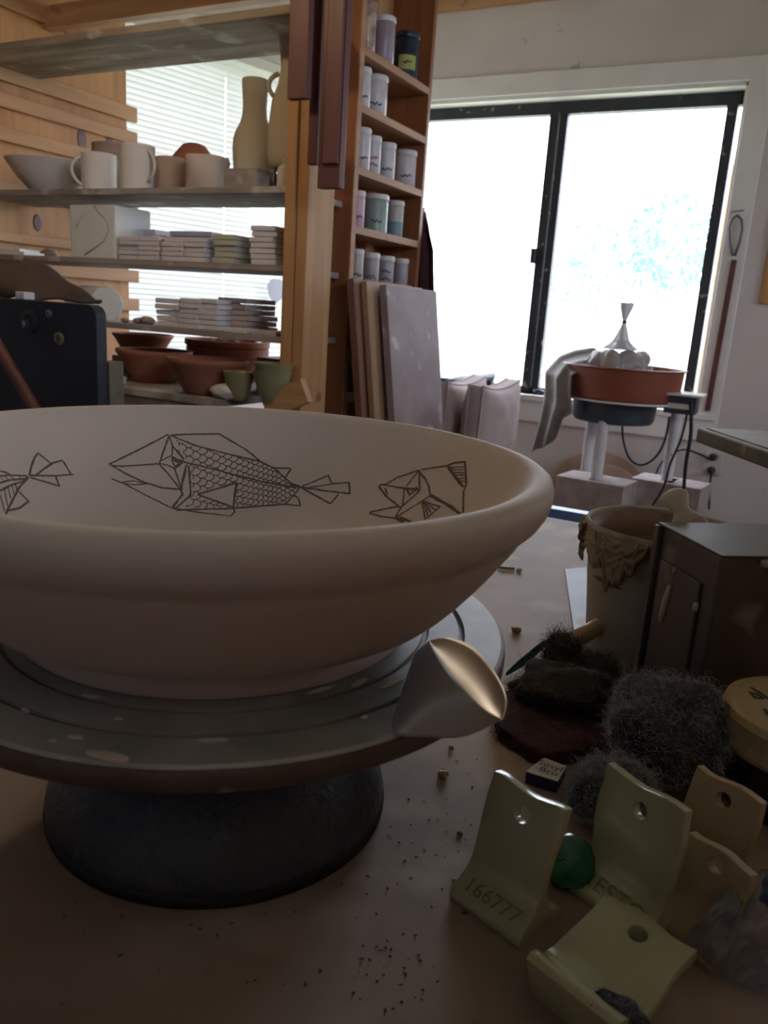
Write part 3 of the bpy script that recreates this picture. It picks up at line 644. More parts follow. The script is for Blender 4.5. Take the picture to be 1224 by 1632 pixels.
# side bench at right edge (separate stand with a thick stained slab)
M['slab'] = pm('stained_slab', (.10, .09, .05), (.17, .15, .09), scale=12, rough=.6, spot=(.3, .26, .1), spot_scale=20, spot_lo=.62, spot_hi=.7)
M['slabtop'] = pm('grey_slab_top', (.28, .26, .25), (.36, .34, .33), scale=10, rough=.6)
zs = T + .095
s0 = at(1111, 681, Z=zs); s1 = at(1224, 719, Z=zs); u_ = (s1 - s0).normalized(); n2 = Vector((-u_.y, u_.x, 0))
if n2.y < 0: n2 = -n2
sd = thing('side_stand', (s0 + u_ * .3 + n2 * .2).xy.to_3d(), 'olive-edged stand top poking in from the right edge', 'stand')
SL = (s1 - s0).length + .08
Q = [s0, s0 + u_ * SL, s0 + u_ * SL + n2 * .4, s0 + n2 * .4]
MB().prism([0, 1, 2, 3], lambda i: Q[i] - Vector((0, 0, .028)), lambda i: Q[i]).build('slab', M['slab'], sd, bevel=.004)
Qi = [s0 + u_ * .012 + n2 * .012, s0 + u_ * (SL - .01) + n2 * .012, s0 + u_ * (SL - .01) + n2 * .39, s0 + u_ * .012 + n2 * .39]
MB().prism([0, 1, 2, 3], lambda i: Qi[i], lambda i: Qi[i] + Vector((0, 0, .002))).build('top_sheet', M['slabtop'], sd)
for i, (a_, b_) in enumerate(((SL - .14, .12), (SL - .03, .12), (SL - .03, .36), (SL - .14, .36))):
    p = s0 + u_ * a_ + n2 * b_; MB().box((p.x - .015, p.y - .015, 0), (p.x + .015, p.y + .015, zs - .028)).build('leg', M['alu'], sd)
# ------------------------------------------------------------------ pottery and tiles on the rack
M['bisque'] = pm('white_bisque', (.64, .61, .585), (.70, .67, .645), scale=12, rough=.85)
M['bisque_y'] = pm('cream_greenware', (.48, .44, .34), (.54, .50, .39), scale=8, rough=.85, bump=.1, bscale=60)
M['bisque_b'] = pm('brown_greenware', (.34, .25, .20), (.40, .30, .25), scale=8, rough=.85)
M['terra'] = pm('terracotta', (.30, .11, .065), (.38, .15, .09), scale=8, rough=.8)
M['paper'] = pm('crumpled_paper', (.60, .55, .53), (.45, .37, .32), scale=6, rough=.9, bump=.6, bscale=14, dist=.01)
M['greenglaze'] = pm('olive_glaze', (.26, .24, .12), (.34, .31, .18), scale=9, rough=.35)
M['black'] = pm('black_plastic', (.008, .009, .014), (.02, .02, .03), scale=9, rough=.4)
M['plaster'] = pm('white_plaster', (.68, .71, .70), (.76, .79, .78), scale=7, rough=.8, bump=.25, bscale=12, dist=.006)
def pot(name, px, base, wpx, hpx, Y, z, prof, mat, lab, cat, group, handle=None, n=40, wob=None):
    q = at(px, base, Y=Y); dist = (q - CAM).length
    r = wpx / 2 / F * dist; h = hpx / F * dist
    t = thing(name, (q.x, Y, z), lab, cat, group)
    MB().lathe([(a_ * r, b_ * h) for a_, b_ in prof], n, wob=wob).build('body', M[mat], t, local=True, autos=50)
    if handle is not None:
        ang, zl, zh, out, hr = handle[:5]; hb_ = handle[5] if len(handle) > 5 else .93
        pts = []
        for k in range(11):
            s = k / 10; rr = r * hb_ + out * r * math.sin(math.pi * s) ** .7; zz = h * (zl + (zh - zl) * s)
            pts.append((rr * math.cos(ang), rr * math.sin(ang), zz))
        MB().tube(pts, hr, 8).build('handle', M[mat], t, local=True, smooth=True)
    return t
MUG = [(.8, 0), (.93, .02), (.97, .25), (.99, .95), (1, .985), (.98, 1), (.93, .985), (.9, .3), (.85, .08), (.0, .06)]
DISH = [(.4, 0), (.42, .06), (.52, .16), (.75, .5), (.93, .84), (1, .98), (.985, 1), (.95, .96), (.72, .58), (.4, .2), (0, .14)]
g = 'pots on the mug shelf'
camdir = math.atan2(-1.8, 1.9)
aR = math.radians(10); aL = math.radians(190)
pot('dish', 84, 301, 120, 43, 1.83, S2, DISH, 'bisque', 'wide shallow white dish at the left end of the mug shelf', 'dish', g)
pot('mug', 158, 301, 48, 49, 1.76, S2, MUG, 'bisque', 'cylindrical mug with its handle to the left beside the dish', 'mug', g, (math.radians(235), .12, .92, .55, .005))
pot('mug', 219, 299, 50, 60, 1.76, S2, MUG, 'bisque', 'taller white mug with its handle turned right', 'mug', g, (math.radians(-8), .2, .88, .6, .0045))
pot('cup', 197, 296, 40, 48, 1.88, S2, MUG, 'bisque', 'pale cup half hidden behind the taller white mug', 'cup', g)
pot('cup', 272, 299, 48, 49, 1.82, S2, [(.9, 0), (.97, .03), (.99, .9), (.9, .99), (.8, 1), (.8, .9), (0, .8)], 'bisque_b', 'brown-pink cup without handle right of the mugs', 'cup', g)
pot('cup', 184, 292, 62, 72, 1.92, S2, MUG, 'bisque_b', 'brown pot in the shade behind the left mugs', 'pot', g)
pot('paper_wrapped_pot', 330, 297, 62, 48, 1.80, S2, [(.9, 0), (.98, .1), (.95, .5), (1, .9), (.97, 1), (.85, .95), (0, .85)], 'paper', 'pot wrapped in crumpled paper in the middle of the shelf', 'pot', g, wob=lambda a, z: .05 * math.sin(5 * a + z * 60) + .03 * math.sin(11 * a - z * 90))
pot('domed_pot', 309, 285, 70, 74, 1.9, S2, [(.9, 0), (1, .4), (.85, .75), (.45, .97), (.25, 1), (0, .95)], 'terra', 'rusty domed pot behind the wrapped pot', 'pot', g)
one(MB().box((at(362, 290, Y=1.9).x, 1.80, S2), (at(444, 290, Y=1.9).x, 1.965, S2 + .062)), 'wood_riser', M['greyplank'], 'low block under the two tall bottles', 'block', bevel=.003)
BOT = [(.8, 0), (.86, .01), (.89, .1), (.93, .25), (.9, .36), (.78, .45), (.62, .53), (.54, .6), (.51, .7), (.53, .82), (.57, .95), (.56, .99), (.5, 1), (.44, .98), (.4, .9), (.36, .7)]
pot('tall_bottle', 404, 268, 66, 124, 1.88, S2 + .062, BOT, 'bisque_y', 'tall cream clay bottle with a flared neck', 'bottle', g)
pot('jug', 459, 266, 64, 185, 1.86, S2 + .062, [(.7, 0), (.85, .02), (.95, .12), (.95, .3), (.8, .5), (.55, .62), (.45, .72), (.5, .85), (.62, 1), (.58, 1), (.42, .8), (.4, .7)], 'bisque_y', 'tall cream jug with a small looped handle by the post', 'jug', g, (math.radians(230), .5, .68, .42, .006, .56))
pot('dark_bottle', 437, 291, 15, 30, 1.74, S2, [(.9, 0), (1, .1), (.9, .4), (.45, .6), (.35, .95), (.2, 1), (0, 1)], 'black', 'tiny black bottle in front of the jug', 'bottle', g)
pot('squeeze_bottle', 452, 291, 20, 42, 1.74, S2, [(.9, 0), (1, .05), (1, .55), (.7, .72), (.25, .78), (.2, .95), (.12, 1), (0, 1)], 'bisque', 'small white squeeze bottle against the post', 'bottle', g)
# shelf with the plaster block and the tile stacks
q0, q1 = at(113, 414, Y=1.72), at(184, 414, Y=1.72)
pbk = thing('plaster_block', ((q0.x + q1.x) / 2, 1.79, S3), 'big white plaster block with a carved curve on the tile shelf', 'block', rz=math.radians(0))
hB = at(113, 326, Y=1.72).z - S3
MB().box((q0.x, 1.72, S3), (q1.x, 1.86, S3 + hB)).build('block_body', M['plaster'], pbk, bevel=.004)
pts = [at(x, y, Y=1.7195) for x, y in ((150, 327), (160, 340), (172, 352), (174, 368), (165, 385), (150, 396), (135, 406))]
MB().tube(pts, .0022, 6).build('carved_line', M['dullplaster'] if 'dullplaster' in M else M['paper'], pbk, smooth=True)
pts = [at(x, y, Y=1.7195) for x, y in ((135, 330), (134, 340), (128, 350), (122, 362))]
MB().tube(pts, .0016, 6).build('carved_line', M['paper'], pbk, smooth=True)
for k, (x0, x1, y, hgt, lab) in enumerate(((0, 52, 408, .012, 'flat white plaster slab at the left end of the tile shelf'), (10, 44, 396, .008, 'thin white plaster offcut lying on the slab at the left'))):
    p0, p1 = at(x0, y, Y=1.76), at(x1, y, Y=1.76); z0 = S3 + (.0 if k == 0 else .012)
    one(MB().prism([(p0.x, 1.72), (p1.x, 1.73), (p1.x - .02, 1.82), (p0.x + .01, 1.84)], lambda p: (p[0], p[1], z0), lambda p: (p[0], p[1], z0 + hgt)), 'plaster_offcut', M['plaster'], lab, 'plaster piece', 'plaster pieces', bevel=.002)
pq = at(70, 396, Y=1.84); one(moved(blob(.028, 3, .2, 3, 4, (1.1, .8, .55)), Matrix.Translation((pq.x, 1.86, S3 + .014))), 'clay_lump', M['bisque_b'], 'rounded pinkish clay lump between the slabs and the plaster block', 'clay lump', smooth=True)
M['tile_w'] = pm('white_tile', (.60, .575, .61), (.68, .65, .68), scale=9, rough=.7)
M['tile_g'] = pm('greenish_tile', (.42, .42, .34), (.47, .47, .38), scale=9, rough=.7)
M['tile_b'] = pm('pinkish_tile', (.42, .33, .31), (.50, .42, .40), scale=9, rough=.7)
ordn = ['bottom', 'second', 'third', 'fourth', 'fifth', 'sixth', 'seventh', 'eighth', 'ninth', 'tenth']
def stack(x0, x1, ybase, n, z, Y, mat, where, depth=.11, th=.0125, rz=0.0, seed=0):
    rnd = random.Random(seed + x0); p0, p1 = at(x0, ybase, Y=Y), at(x1, ybase, Y=Y)
    W = abs(p1.x - p0.x); cx = (p0.x + p1.x) / 2
    me = MB().box((-W / 2, -depth / 2, 0), (W / 2, depth / 2, th * .9)).mesh('tile', M[mat])
    for k in range(n):
        o = bpy.data.objects.new('ceramic_tile', me); col.objects.link(o)
        o.location = (cx + rnd.uniform(-.004, .004), Y + depth / 2 + rnd.uniform(-.004, .004), z + k * th + .0004); o.rotation_euler = (0, 0, rz + rnd.uniform(-.05, .05))
        md = o.modifiers.new('bevel', 'BEVEL'); md.width = .0012; md.segments = 1
        pos = 'top' if k == n - 1 and n > 1 else ordn[k]
        tag(o, ('%s tile of %s' % (pos, where)) if n > 1 else 'flat ' + where, 'tile', 'stacked tiles on the rack')
stack(190, 219, 414, 5, S3, 1.715, 'tile_w', 'the short stack touching the plaster block', .10)
stack(220, 253, 414, 5, S3, 1.715, 'tile_w', 'the stack second from the plaster block', .09)
stack(216, 245, 385, 6, S3 + .0, 1.83, 'tile_w', 'the taller stack behind the two near the plaster block', .10, .0155)
stack(258, 292, 414, 5, S3, 1.715, 'tile_w', 'the white stack left of the centre gap', .10)
stack(293, 326, 414, 5, S3, 1.715, 'tile_w', 'the white stack right of the centre gap', .10)
stack(270, 335, 390, 6, S3, 1.83, 'tile_w', 'the wide white stack at the back of the tile shelf', .11, .015)
stack(338, 372, 416, 5, S3, 1.715, 'tile_g', 'the greenish stack', .15, .0145, .05)
stack(398, 437, 417, 7, S3, 1.715, 'tile_w', 'the tall stack beside the post', .16, .0135)
stack(248, 284, 533, 5, S4, 1.715, 'tile_w', 'the left stack on the lower tile shelf', .10, .0155)
stack(285, 316, 534, 6, S4, 1.715, 'tile_w', 'the middle stack on the lower tile shelf', .10, .0135)
stack(317, 345, 536, 6, S4, 1.72, 'tile_w', 'the right pale stack on the lower tile shelf', .10, .0138)
stack(348, 392, 537, 6, S4, 1.78, 'tile_b', 'the pinkish stack on the lower tile shelf', .14, .0150)
stack(357, 392, 541, 1, S4, 1.704, 'tile_w', 'white tile lying alone before the pinkish stack', .06)
stack(404, 443, 544, 1, S4, 1.704, 'tile_b', 'pinkish tile lying alone near the post on the lower tile shelf', .10)
for k, (x, y, lab) in enumerate(((200, 525, 'small crumb of clay at the left of the lower tile shelf'), (222, 522, 'rough clay lump left of the lower tile stacks'), (236, 524, 'second rough clay lump touching the lower tile stacks'))):
    q = at(x, y, Y=1.75); r = .012 + .004 * k
    one(moved(blob(r, 2, .3, 3, k, (1.2, 1, .6)), Matrix.Translation((q.x, 1.75, S4 + r * .55))), 'clay_lump', M['bisque_b'], lab, 'clay lump', smooth=True)
# hexagonal plaster roll
a_, b_ = at(188, 497, Y=1.76), at(120, 488, Y=2.0)
hx = thing('plaster_roll', (a_.x, 1.74, S4), 'thick white plaster roll lying on the lower shelf at the left', 'plaster roll')
rr = .05
Mh = Matrix.Translation((a_.x, 1.72, S4 + rr * .98)) @ Matrix.Rotation(math.radians(66), 4, 'Z') @ Matrix.Rotation(math.radians(-90), 4, 'X')
MB().lathe([(rr * .97, 0), (rr, .004), (rr, .24), (rr * .97, .244)], 9, M=Mh).build('roll_body', M['plaster'], hx, bevel=.003)
# terracotta bowls, bottom shelf
g2 = 'bowls on the bottom rack shelf'
TB = [(.5, 0), (.55, .05), (.75, .4), (.93, .8), (.98, .86), (1, .95), (.99, 1), (.93, .98), (.88, .8), (.65, .35), (0, .15)]
TP = [(.75, 0), (.82, .04), (.93, .6), (.94, .68), (1, .72), (1, .98), (.97, 1), (.92, .97), (.85, .3), (0, .1)]
pot('terracotta_pot', 229, 598, 88, 34, 2.0, S5 + .05, TB, 'terra', 'terracotta bowl raised at the back left over the black jars', 'bowl', g2)
one(MB().box((at(190, 600, Y=1.98).x, 1.95, S5), (at(262, 600, Y=1.98).x, 2.1, S5 + .05)), 'wood_riser', M['greyplank'], 'dark wooden riser under the raised terracotta bowl', 'block')
pot('terracotta_planter', 362, 640, 124, 50, 2.08, S5, TP, 'terra', 'lower of two nested terracotta planters', 'planter', g2)
pot('terracotta_planter', 362, 600, 128, 30, 2.08, S5 + .062, TP, 'terra', 'upper terracotta planter with rolled rim and wrapped plastic', 'planter', g2)
pot('terracotta_bowl', 247, 650, 112, 48, 1.80, S5, TB, 'terra', 'terracotta bowl at the front left of the bottom shelf', 'bowl', g2)
pot('terracotta_bowl', 330, 655, 125, 54, 1.70, S5, TB, 'terra', 'wide terracotta bowl at the front middle of the bottom shelf', 'bowl', g2)
GB = [(.35, 0), (.45, .04), (.7, .35), (.93, .85), (1, 1), (.95, .98), (.7, .5), (0, .15)]
pot('olive_bowl', 380, 655, 50, 44, 1.66, S5, GB, 'greenglaze', 'small olive glazed bowl left of the nested pair', 'bowl', g2)
pot('olive_bowl', 433, 655, 64, 52, 1.67, S5, GB, 'greenglaze', 'lower olive bowl of the nested pair by the post', 'bowl', g2)
pot('olive_bowl', 436, 630, 66, 36, 1.67, S5 + .045, GB, 'greenglaze', 'upper olive bowl of the nested pair by the post', 'bowl', g2)
o0, o1 = at(408, 597, Y=1.9), at(452, 597, Y=1.9)
one(MB().box((o0.x, 1.9, S5), (o1.x, 2.0, at(420, 570, Y=1.9).z)), 'dark_box', M['maroonwood'], 'dark maroon box behind the nested olive bowls', 'box', bevel=.003)
for k, px in enumerate((205, 224, 243, 257)):
    pot('black_jar', px, 600, 22, 24, 1.93, S5 + .032, [(.85, 0), (1, .1), (1, .7), (.7, .85), (.7, 1), (.5, 1), (0, .95)], 'black', ['left-most black jar under the raised terracotta bowl', 'second black jar under the raised terracotta bowl', 'third black jar under the raised terracotta bowl', 'right-most black jar under the raised terracotta bowl'][k], 'jar', 'small black jars')
jx0, jx1 = at(192, 600, Y=1.93).x - .02, at(270, 600, Y=1.93).x + .01
one(MB().box((jx0, 1.89, S5), (jx1, 1.965, S5 + .032)), 'wood_riser', M['greyplank'], 'low strip of wood under the row of black jars', 'block')
o0, o1 = at(186, 637, Y=1.68), at(191, 600, Y=1.68)
one(MB().box((o0.x, 1.68, S5), (o1.x + .004, 1.70, o1.z)), 'white_strip', M['white'], 'upright white strip beside the front left terracotta bowl', 'strip')
q = at(356, 642, Y=1.64)
one(moved(blob(.04, 3, .3, 2.5, 9, (1.1, .5, .5)), Matrix.Translation((q.x, 1.645, S5 + .02))), 'crumpled_tissue', M['bisque'], 'crumpled white tissue before the wide terracotta bowl', 'tissue', smooth=True)
q = at(380, 560, Y=2.08)
one(MB().grid(16, 10, lambda u, v: (q.x - .07 + .14 * u, 2.0 + .16 * v, S5 + .13 + .03 * math.sin(u * 3.1) * math.sin(v * 3.1) + .008 * math.sin(u * 19 + v * 7))), 'plastic_wrap', M['film'], 'crumpled clear plastic lying over the upper planter', 'plastic', smooth=True)
# steel machine at the left edge
M['navysteel'] = pm('navy_painted_steel', (.008, .012, .022), (.02, .028, .045), scale=6, rough=.42, rough2=.6, bump=.05, spot=(.12, .09, .05), spot_scale=11, spot_lo=.7, spot_hi=.75)
M['leather'] = pm('dark_brown_cloth', (.028, .016, .012), (.05, .03, .023), scale=10, rough=.8)
YM = 1.05
m0, m1 = at(150, 640, Y=YM), at(150, 486, Y=YM)
mc = thing('steel_machine', (m1.x - .25, YM + .15, 0), 'navy steel machine housing at the left edge behind the bowl', 'machine')
rc = .022; zt_ = m1.z; x1 = m1.x + .004
poly = [(x1 - .5, 0), (x1, 0)] + [(x1 - rc + rc * math.cos(t_), zt_ - rc + rc * math.sin(t_)) for t_ in [i * math.pi / 12 for i in range(7)]] + [(x1 - .5, zt_)]
MB().prism(poly, lambda p: (p[0], YM, p[1]), lambda p: (p[0], YM + .025, p[1])).build('front_plate', M['navysteel'], mc, bevel=.002)
MB().box((x1 - .5, YM + .025, 0), (x1 - .38, YM + .3, zt_ - .11)).build('housing', M['navysteel'], mc, bevel=.005)
MB().box((x1 - .02, YM + .025, 0), (x1 + .004, YM + .06, zt_ - .1)).build('flange', M['slab'], mc, bevel=.002)
for px, py, r_, mm in ((48, 512, .022, 'alu'), (95, 540, .012, 'slab'), (79, 500, .007, 'wire')):
    c = at(px, py, Y=YM); MB().lathe([(r_, 0), (r_, .004), (r_ * .6, .006), (r_ * .55, .003), (r_ * .3, .003), (0, .004)], 20, M=Matrix.Translation((c.x, YM, c.z)) @ Matrix.Rotation(math.radians(90), 4, 'X')).build('bolt', M[mm], mc, autos=40)
c = at(42, 478, Y=YM + .02); MB().box((c.x - .012, YM + .005, zt_), (c.x + .012, YM + .03, zt_ + .014)).build('catch', M['wpipe'], mc, bevel=.002)
h0, h1 = at(-10, 540, Y=YM - .05), at(60, 660, Y=YM - .05)
hd = (h1 - h0); one(MB().tube([h0 - hd * .4, h0, h1, h1 + hd * 1.0], .0115, 12), 'wooden_pole', M['maroonwood'], 'slanting wooden pole leaning across the navy machine', 'pole', smooth=True)
cpts = [(-40, 440), (0, 424), (30, 418), (48, 424), (70, 445), (88, 468), (96, 486)]
def cfn(u, v):
    k = u * 6; i = min(5, int(k)); p = at(*cpts[i], Y=YM + .12).lerp(at(*cpts[i + 1], Y=YM + .12), k - i)
    hgt = p.z - zt_; y = YM + .03 + .2 * v
    s = math.sin(math.pi * min(1, max(0, v))) ** .5
    return (p.x, y, zt_ + .003 + max(0.0, hgt) * s + .003 * math.sin(u * 17 + v * 9))
one(MB().grid(40, 20, cfn), 'brown_cloth', M['leather'], 'dark brown cloth bunched on top of the navy machine', 'cloth', smooth=True, solid=.006)
# ------------------------------------------------------------------ work table
wt = thing('work_table', (-.4, .5, 0), 'clay-stained work table filling the foreground', 'table')
MB().box((-1.04, -.12, T - .03), (.56, 1.105, T)).build('table_top', M['table'], wt, bevel=.003)
for x in (-.98, .49):
    for y in (-.05, 1.03): MB().box((x - .035, y - .035, 0), (x + .035, y + .035, T - .03)).build('leg', M['pineZ'], wt)
# ------------------------------------------------------------------ banding wheel
M['whead'] = pm('worn_aluminium', (.34, .36, .355), (.56, .57, .565), scale=22, rough=.42, rough2=.6, metal=.3, bump=.06, bscale=140, spot=(.52, .47, .43), spot_scale=26, spot_lo=.69, spot_hi=.73, dist=.0006)
M['rimedge'] = pm('stained_wheel_edge', (.10, .07, .065), (.17, .13, .12), scale=22, rough=.5, metal=.3, spot=(.45, .38, .34), spot_scale=24, spot_lo=.68, spot_hi=.74)
M['castiron'] = pm('dark_blue_hammered_iron', (.032, .045, .066), (.06, .08, .11), scale=10, rough=.36, bump=1.0, bscale=190, spot=(.10, .105, .11), spot_scale=30, spot_lo=.62, spot_hi=.78, dist=.0012)
M['splash'] = pm('dried_slip_splash', (.72, .66, .60), (.78, .72, .66), scale=40, rough=.85)
BC = Vector((-.2565, .3208, T))
bw = thing('banding_wheel', tuple(BC), 'metal banding wheel with dark blue flared base under the bowl', 'banding wheel')
def gro(r): return [(r - .0016, .1100), (r - .0012, .1082), (r + .0012, .1082), (r + .0016, .1100)]
prof = [(.001, .1), (.1490, .0995), (.1502, .1003), (.1506, .104), (.1500, .1088), (.1488, .11)] + gro(.1285)[::-1] + gro(.1095)[::-1] + [(.05, .11), (.001, .11)]
hdw = MB().lathe(prof, 128).build('wheel_head', M['whead'], bw, local=True, autos=30)
MB().lathe([(.1508, .0996), (.1512, .1), (.1514, .104), (.1511, .108), (.1506, .1085)], 128).build('wheel_edge', M['rimedge'], bw, local=True, autos=60)
MB().lathe([(.090, .0045), (.0925, .006), (.0928, .010), (.0905, .019), (.083, .033), (.070, .047), (.052, .061), (.038, .076), (.032, .0995), (.0, .0995)], 96).build('pedestal', M['castiron'], bw, local=True, autos=60)
MB().lathe([(.090, 0), (.0934, .0006), (.0936, .0042), (.0925, .006), (.05, .006)], 96).build('rubber_foot', M['rubber'], bw, local=True, autos=50)
for k, (px, py, a_, b_) in enumerate(((175, 1206, .0085, .0022), (340, 1180, .0055, .0013), (120, 1175, .0030, .0012), (84, 1180, .0018, .001), (189, 1145, .0018, .0013), (145, 1110, .0040, .0006), (40, 1132, .0022, .0007), (581, 1143, .0016, .0009), (572, 1088, .0050, .0016), (625, 1090, .0055, .0010), (510, 1100, .0060, .0010))):
    q = tab(px, py, .1101) - BC; tg = math.atan2(q.y, q.x) + math.pi / 2
    moved(blob(1.0, 2, .35, 1.5, k, (a_ * 1.15, b_ * 1.2, .0008)), Matrix.Translation(q) @ Matrix.Rotation(tg + .15 * (k % 3 - 1), 4, 'Z')).build('slip_splash', M['splash'], hdw, local=True, smooth=True)
# ------------------------------------------------------------------ the big bowl
M['bowl'] = pm('cream_leatherhard_clay', (.66, .565, .515), (.70, .60, .55), scale=5, rough=.62, bump=.05, bscale=300, spec=.35, dist=.0005)
BO = Vector((-.259, .321, T))
ext = [(.001, .1128), (.090, .1128), (.0975, .1103), (.1015, .1102), (.1020, .1107), (.1006, .1135), (.0984, .1178), (.0986, .1192), (.1020, .1204), (.1075, .1222), (.1175, .1270), (.1225, .1300), (.1280, .1350), (.1330, .1404), (.1385, .1470), (.1388, .1473), (.1440, .1540), (.1443, .1543), (.1500, .1625),
       (.1526, .1662), (.1530, .1667), (.1548, .1694), (.1552, .1699), (.1564, .1722), (.1580, .1748), (.1590, .1760), (.1614, .1782), (.1645, .1812), (.1670, .1855), (.1684, .1905), (.1685, .1942), (.1674, .1975), (.1652, .1993), (.1622, .2001), (.1596, .2000)]
inn = [(.1572, .1988), (.1545, .1962), (.149, .190), (.140, .1797), (.128, .166), (.114, .1515), (.098, .1385), (.08, .129), (.055, .1235), (.001, .1215)]
bo = thing('clay_bowl', tuple(BO), 'large cream clay bowl with fish drawn inside, on the banding wheel', 'bowl')
bmb = MB().lathe(ext + inn, 160)
bowl = bmb.build('bowl_body', M['bowl'], bo, local=True, smooth=True)
bvh = BVHTree.FromPolygons([Vector(v) + BO for v in bmb.v], bmb.f)
M['fishink'] = pm('grey_brown_underglaze_line', (.125, .098, .092), (.165, .13, .12), scale=60, rough=.8)
def hit(px, py):
    loc, nor, idx, dist = bvh.ray_cast(CAM, ray(px, py))
    if loc is None: return None
    if nor.dot(ray(px, py)) > 0: nor = -nor
    return loc - BO, nor
def inkline(mb, pts, w_=.00052, off=.00025, step=4.0, inner=True, jit=.25):
    P = []
    for (x0, y0), (x1, y1) in zip(pts[:-1], pts[1:]):
        n = max(1, int(math.hypot(x1 - x0, y1 - y0) / step))
        for k in range(n): P.append((x0 + (x1 - x0) * k / n + random.uniform(-jit, jit), y0 + (y1 - y0) * k / n + random.uniform(-jit, jit)))
    P.append(pts[-1]); run = []
    def flush():
        if len(run) > 1:
            vs_ = []; n = len(run)
            for k, (p, nr) in enumerate(run):
                t = (run[min(k + 1, n - 1)][0] - run[max(k - 1, 0)][0])
                if t.length < 1e-7: t = Vector((1, 0, 0))
                s = t.normalized().cross(nr).normalized(); ww_ = w_ * random.uniform(.8, 1.25)
                vs_ += [p + nr * off - s * ww_, p + nr * (off + .0002), p + nr * off + s * ww_]
            fs = []
            for k in range(n - 1):
                a_ = k * 3; fs += [(a_, a_ + 1, a_ + 4, a_ + 3), (a_ + 1, a_ + 2, a_ + 5, a_ + 4)]
            mb.add(vs_, fs)
        run.clear()
    for x, y in P:
        h_ = hit(x, y)
        ok = h_ is not None and (not inner or (h_[1].z > .05 and h_[0].xy.length < .157 and (h_[0].xy.to_3d().dot(h_[1]) < 0)))
        if ok: run.append(h_)
        else: flush()
    flush()
def cr(o, s): return lambda pts: [(o[0] + x / s, o[1] + y / s) for x, y in pts]
f1 = MB(); A = cr((240, 660), 4.708); B = cr((0, 620), 2.72); Ct = cr((450, 620), 2.72)
for l, w_ in ((B([(470, 328), (600, 265), (728, 198)]), .0006), (B([(480, 332), (530, 336), (690, 325)]), .0006), (B([(480, 330), (540, 365), (620, 403), (700, 428), (790, 437)]), .0006),
          (B([(483, 390), (540, 412), (620, 455), (750, 520)]), .0005), (B([(525, 406), (580, 398), (640, 413), (580, 416), (525, 408)]), .0004),
          (A([(165, 700), (240, 605), (230, 580), (235, 530), (270, 380)]), .0007), (A([(190, 705), (300, 610), (300, 560), (285, 390)]), .0006), (A([(165, 700), (190, 715)]), .0008),
          (A([(140, 160), (65, 370)]), .0006), (A([(140, 160), (165, 240), (160, 310)]), .0005), (A([(165, 240), (250, 340)]), .0006), (A([(75, 350), (160, 312)]), .0004), (A([(65, 370), (130, 385), (180, 410)]), .0005),
          (A([(180, 410), (230, 560)]), .0005), (A([(65, 375), (150, 470), (230, 575)]), .0006), (A([(180, 410), (250, 360)]), .0006), (A([(165, 320), (200, 345), (250, 350)]), .0006), (A([(165, 320), (165, 360), (182, 392), (240, 365)]), .0006), (A([(172, 345), (205, 362), (235, 352)]), .0007),
          (A([(150, 158), (300, 152), (515, 150), (720, 270), (850, 375), (930, 405), (1055, 408), (1015, 475)]), .0006), (A([(150, 160), (330, 235), (580, 300), (820, 355), (930, 410), (1060, 525), (1120, 550)]), .0006),
          (A([(250, 360), (480, 415), (620, 455), (830, 505), (1100, 555)]), .0006), (A([(190, 722), (400, 715), (600, 710), (900, 685), (1020, 675)]), .0006), (A([(175, 702), (300, 730), (600, 767), (632, 735), (620, 700)]), .0005),
          (A([(1120, 550), (1085, 600), (1015, 675)]), .0005), (A([(1075, 610), (1110, 630), (1125, 690), (1015, 678)]), .0005), (A([(355, 602), (500, 560), (645, 515), (620, 700), (355, 605)]), .0007),
          (Ct([(40, 410), (80, 425), (200, 375), (215, 412), (290, 405), (293, 455), (80, 427)]), .0006), (Ct([(85, 430), (210, 498), (243, 458)]), .0006), (Ct([(100, 430), (220, 412)]), .0005)):
    inkline(f1, l, w_)
def inpoly(p, poly):
    r_ = False; j = len(poly) - 1
    for i in range(len(poly)):
        (xi, yi), (xj, yj) = poly[i], poly[j]
        if (yi > p[1]) != (yj > p[1]) and p[0] < (xj - xi) * (p[1] - yi) / (yj - yi) + xi: r_ = not r_
        j = i
    return r_
body_poly = [(272, 695), (310, 710), (363, 724), (414, 735.5), (437, 747), (465, 771.5), (477, 777), (470, 787), (456, 803), (430, 805.5), (367, 811), (284, 812), (304, 790), (302, 743), (293, 733)]
pect = [(315, 788), (377, 769.5), (372, 809)]
row = 0; x = 274.0
while x < 476:
    sp = 13.5 - 5.5 * max(0, min(1, (x - 290) / 150)); sx = sp * 1.05
    y = 694 + (sp / 2 if row % 2 else 0)
    while y < 812:
        pts = []
        for k in range(7):
            a_ = -math.pi / 2 + math.pi * k / 6
            p = (x + sx * .85 * math.cos(a_) + random.uniform(-.4, .4), y + sp * .52 * math.sin(a_) + .12 * (x - 274) * 0)
            if inpoly(p, body_poly) and not inpoly(p, pect): pts.append(p)
            else:
                if len(pts) > 1: inkline(f1, pts, .00033, step=3, jit=.15)
                pts = []
        if len(pts) > 1: inkline(f1, pts, .00033, step=3, jit=.15)
        y += sp
    x += sx * .82; row += 1
tag(f1.build('fish_drawing', M['fishink'], bo, local=True), 'scaly long-nosed fish drawn in grey line inside the bowl')
f2 = MB(); D = cr((0, 690), 9.415)
